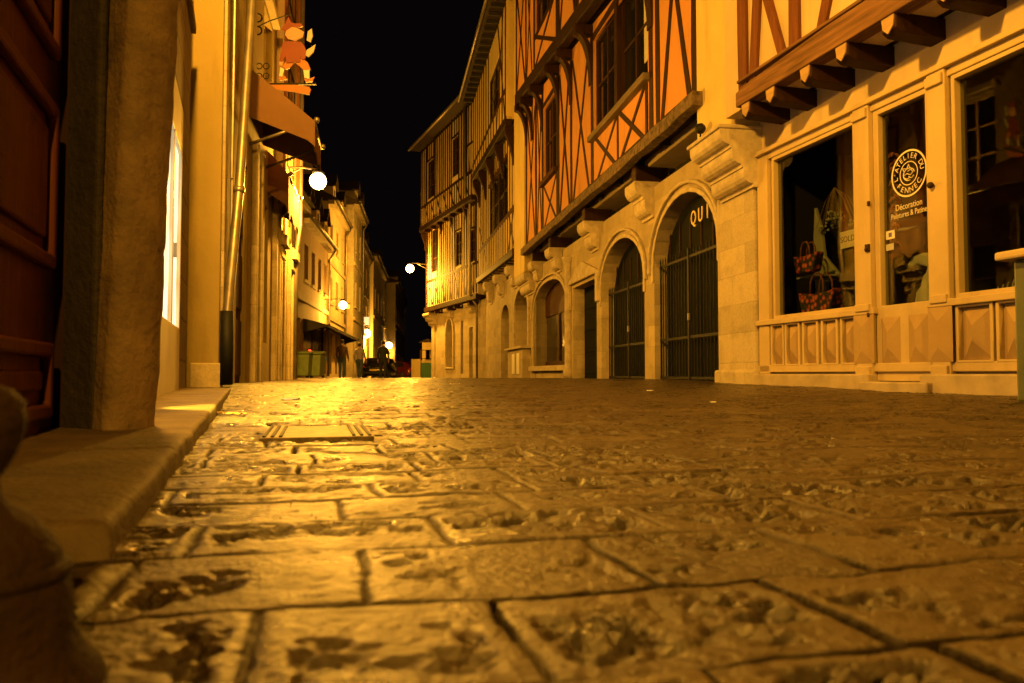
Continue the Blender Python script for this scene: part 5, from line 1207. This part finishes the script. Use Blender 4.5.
# ================================================================== CARS
def car(x, y, rz, paint, label):
    t = thing('parked_car', label, 'car', (x, y, gz(x, y)), rz, 'cars parked at the end of the street')
    # stations along y (rear is -y), each: y, half width, z low, z belt, z roof, half width roof
    st = [(-2.0, .72, .42, .78, .80, .66), (-1.93, .82, .25, .92, .96, .70), (-1.7, .86, .22, .95, 1.22, .62), (-1.35, .87, .20, .96, 1.43, .58), (-.5, .88, .2, .95, 1.47, .60), (.35, .88, .2, .94, 1.43, .59), (1.0, .87, .2, .93, .99, .70), (1.6, .85, .22, .84, .87, .68), (1.95, .78, .26, .70, .72, .6), (2.02, .66, .35, .6, .62, .5)]
    vs = []
    for (yy, w, zl, zb, zr, wr) in st:
        half = [(w * .9, zl), (w, zl + .12), (w * 1.0, (zl + zb) / 2), (w * .96, zb), (wr + (w * .96 - wr) * .35, zb + (zr - zb) * .6), (wr, zr - .03), (wr * .6, zr)]
        ring = [(a, yy, b) for a, b in half] + [(-a, yy, b) for a, b in reversed(half)]; vs += ring
    n = 14; fs = [(j * n + i, j * n + (i + 1) % n, (j + 1) * n + (i + 1) % n, (j + 1) * n + i) for j in range(len(st) - 1) for i in range(n)]
    fs += [tuple(range(n)), tuple(range((len(st) - 1) * n, len(st) * n))]
    b = MB().add(vs, fs).build('body', paint, t, smooth=True, bevel=0)
    MB().add([(-.58, -1.93, .98), (.58, -1.93, .98), (.50, -1.52, 1.36), (-.50, -1.52, 1.36)], [(0, 1, 2, 3)]).build('rear_window', 'blackglass', t)
    MB().add([(-.60, 1.02, 1.02), (.60, 1.02, 1.02), (.52, .42, 1.42), (-.52, .42, 1.42)], [(0, 1, 2, 3)]).build('windscreen', 'blackglass', t)
    for s in (-1, 1):
        MB().prism([(-1.35, .99), (.85, .99), (.3, 1.36), (-1.1, 1.36)], s * .72, s * .80, axes='yz').build('side_window', 'blackglass', t)
        MB().box(s * .60, s * .80, -2.0, -1.90, .68, .9).build('tail_light', 'lens', t, bevel=.02)
        MB().box(s * .5, s * .75, 1.9, 2.0, .5, .64).build('headlight', 'chrome', t, bevel=.03)
        MB().box(s * .86, s * 1.0, .62, .72, .95, 1.07).build('wing_mirror', paint, t, bevel=.02)
        for yy in (-1.25, 1.3):
            w = MB().tube([(s * .68, yy, .31), (s * .89, yy, .31)], .31, 20).build('wheel', 'rubber', t)
            MB().tube([(s * .88, yy, .31), (s * .9, yy, .31)], .19, 14).build('rim', 'chrome', w)
    MB().box(-.85, .85, -2.06, -1.93, .36, .52).build('bumper', 'rubber', t, bevel=.03)
    MB().box(-.26, .26, -2.075, -2.06, .56, .67).build('number_plate', 'plate', t)
    MB().box(-.55, .55, -2.03, -2.0, .74, .765).build('chrome_strip', 'chrome', t)
    return t
def cx(px, Y): return (px - 512) / 781 * Y
car(cx(374, 50), 52.5, R(-3), 'carpaint', 'black hatchback seen from behind beyond the pedestrians')
car(cx(397, 66), 66, R(60), 'carred', 'dark red car parked sideways right of the black hatchback')
car(cx(406, 72), 73, R(75), 'cargrey', 'silver car parked farthest right before the low wall')

# ================================================================== SMALL THINGS ON THE GROUND
def plate():
    cu, cv = [], []
    X0, Y0 = -.615, 2.40
    rz = R(14)
    t = thing('drain_cover', 'pale rectangular metal cover plate with striped ends set in the paving', 'drain cover', (X0 + .02, Y0, gz(X0, Y0) + .004), rz)
    MB().box(-.155, .155, -.235, .235, -.02, .012).build('cover', mat_plain('worn_plate_metal', (.2, .16, .11), .5, .5, 30, .6, .2), t, bevel=.003)
    for s in (-1, 1):
        for k in range(3): MB().box(s * (.148 - k * .022), s * (.139 - k * .022), -.22, .22, .0125, .016).build('rib', 'iron', t)
plate()
def scrap(px, py, Y, size, mat, label, name, cat):
    x = (px - 512) / 781 * Y; y = Y; z = gz(x, y) + .006; rr = random.Random(px)
    vs = []; n = 7
    for i in range(n):
        for j in range(n):
            vs.append(((i / (n - 1) - .5) * size, (j / (n - 1) - .5) * size * .8, rr.uniform(0, .18) * size + .004))
    fs = [(i * n + j, i * n + j + 1, (i + 1) * n + j + 1, (i + 1) * n + j) for i in range(n - 1) for j in range(n - 1)]
    o = MB().add(vs, fs).build(name, mat); s = o.modifiers.new('solid', 'SOLIDIFY'); s.thickness = .002; o.location = (x, y, z); o.rotation_euler = (0, 0, rr.uniform(0, 3)); tag(o, label, cat, 'scraps littering the paving')
scrap(291, 405, 4.9, .10, 'paper_blue', 'crumpled pale blue-white wrapper lying on the paving at left', 'crumpled_wrapper', 'litter')
scrap(713, 412, 4.6, .04, 'paper', 'white paper scrap on the paving in front of the gates', 'paper_scrap', 'litter')
scrap(650, 398, 6.6, .05, 'paper', 'smaller pale scrap lying further back in mid street', 'paper_scrap', 'litter')
scrap(232, 418, 3.45, .06, 'dried', 'left curled dry leaf lying beside the kerb', 'dry_leaf', 'leaf'); scrap(242, 417, 3.5, .05, 'dried', 'right curled dry leaf lying beside the kerb', 'dry_leaf', 'leaf')
scrap(222, 416, 3.55, .05, 'dried', 'dark dry leaf tucked against the kerb foot', 'dry_leaf', 'leaf')

def grit():
    rr = random.Random(3); mb = MB()
    for i in range(1500):
        u = .4 * math.exp(rr.uniform(0, 2.6)); v = rr.uniform(-.5, 1.0) * u; x = u * EU[0] + v * EV[0]; y = u * EU[1] + v * EV[1]
        q = rr.uniform(.0005, .0014) * (1 + u * .35); z = gz(x, y) - .0005; a = rr.uniform(0, 6.28)
        pts = [(x + q * math.cos(a + k * 2.1) * rr.uniform(.6, 1.2), y + q * math.sin(a + k * 2.1) * rr.uniform(.6, 1.2), z + rr.uniform(-.3, .3) * q) for k in range(3)] + [(x, y, z + q * 1.3), (x, y, z - q * 1.5)]
        mb.add(pts, [(0, 1, 3), (1, 2, 3), (2, 0, 3), (1, 0, 4), (2, 1, 4), (0, 2, 4)])
    tag(mb.build('grit', mat_plain('pale_grit', (.12, .09, .05), .6, .5, 90, 0)), 'fine loose grit and sand grains scattered over the paving', None, kind='stuff')
grit()

# foreground rusty iron guard post
cxp, cyp = (-34 - 512) / 781 * .46, .46
t = thing('iron_guard_post', 'blurred rusty iron guard post with ball top in the left foreground', 'post', (cxp, cyp, gz(cxp, cyp) - .01))
u = .46 / 781
prof = [(150, -12), (146, 20), (139, 38), (120, 58), (110, 81), (109, 100), (107, 121), (103, 136), (98, 142), (96, 158), (84, 176), (66, 196), (46, 208), (36, 220), (34, 236), (44, 250), (54, 270), (59, 292), (57, 311), (44, 325), (20, 333), (2, 335)]
zc = lambda q: q * u
MB().lathe([(a * u * .92, zc(b)) for a, b in prof], 0, 0, 40).build('post_body', 'rust', t, smooth=True)
MB().lathe([(94 * u, zc(134)), (99 * u, zc(138)), (98 * u, zc(146)), (88 * u, zc(150))], 0, 0, 40).build('ring_moulding', 'rust', t, smooth=True)

# ================================================================== WORLD, VIEW
w = bpy.data.worlds.new('World'); sc.world = w; w.use_nodes = True
bg = w.node_tree.nodes['Background']; bg.inputs[0].default_value = (.75, .5, .6, 1); bg.inputs[1].default_value = .0022
sc.view_settings.view_transform = 'Standard'; sc.view_settings.look = 'None'; sc.view_settings.exposure = .15; sc.view_settings.gamma = 1
sc.render.engine = 'CYCLES'
cy = sc.cycles
cy.use_denoising = True; cy.use_adaptive_sampling = True; cy.adaptive_threshold = .03; cy.max_bounces = 4; cy.diffuse_bounces = 2; cy.glossy_bounces = 2; cy.transmission_bounces = 2; cy.transparent_max_bounces = 6
cy.sample_clamp_indirect = 3; cy.caustics_reflective = False; cy.caustics_refractive = False; cy.use_light_tree = True
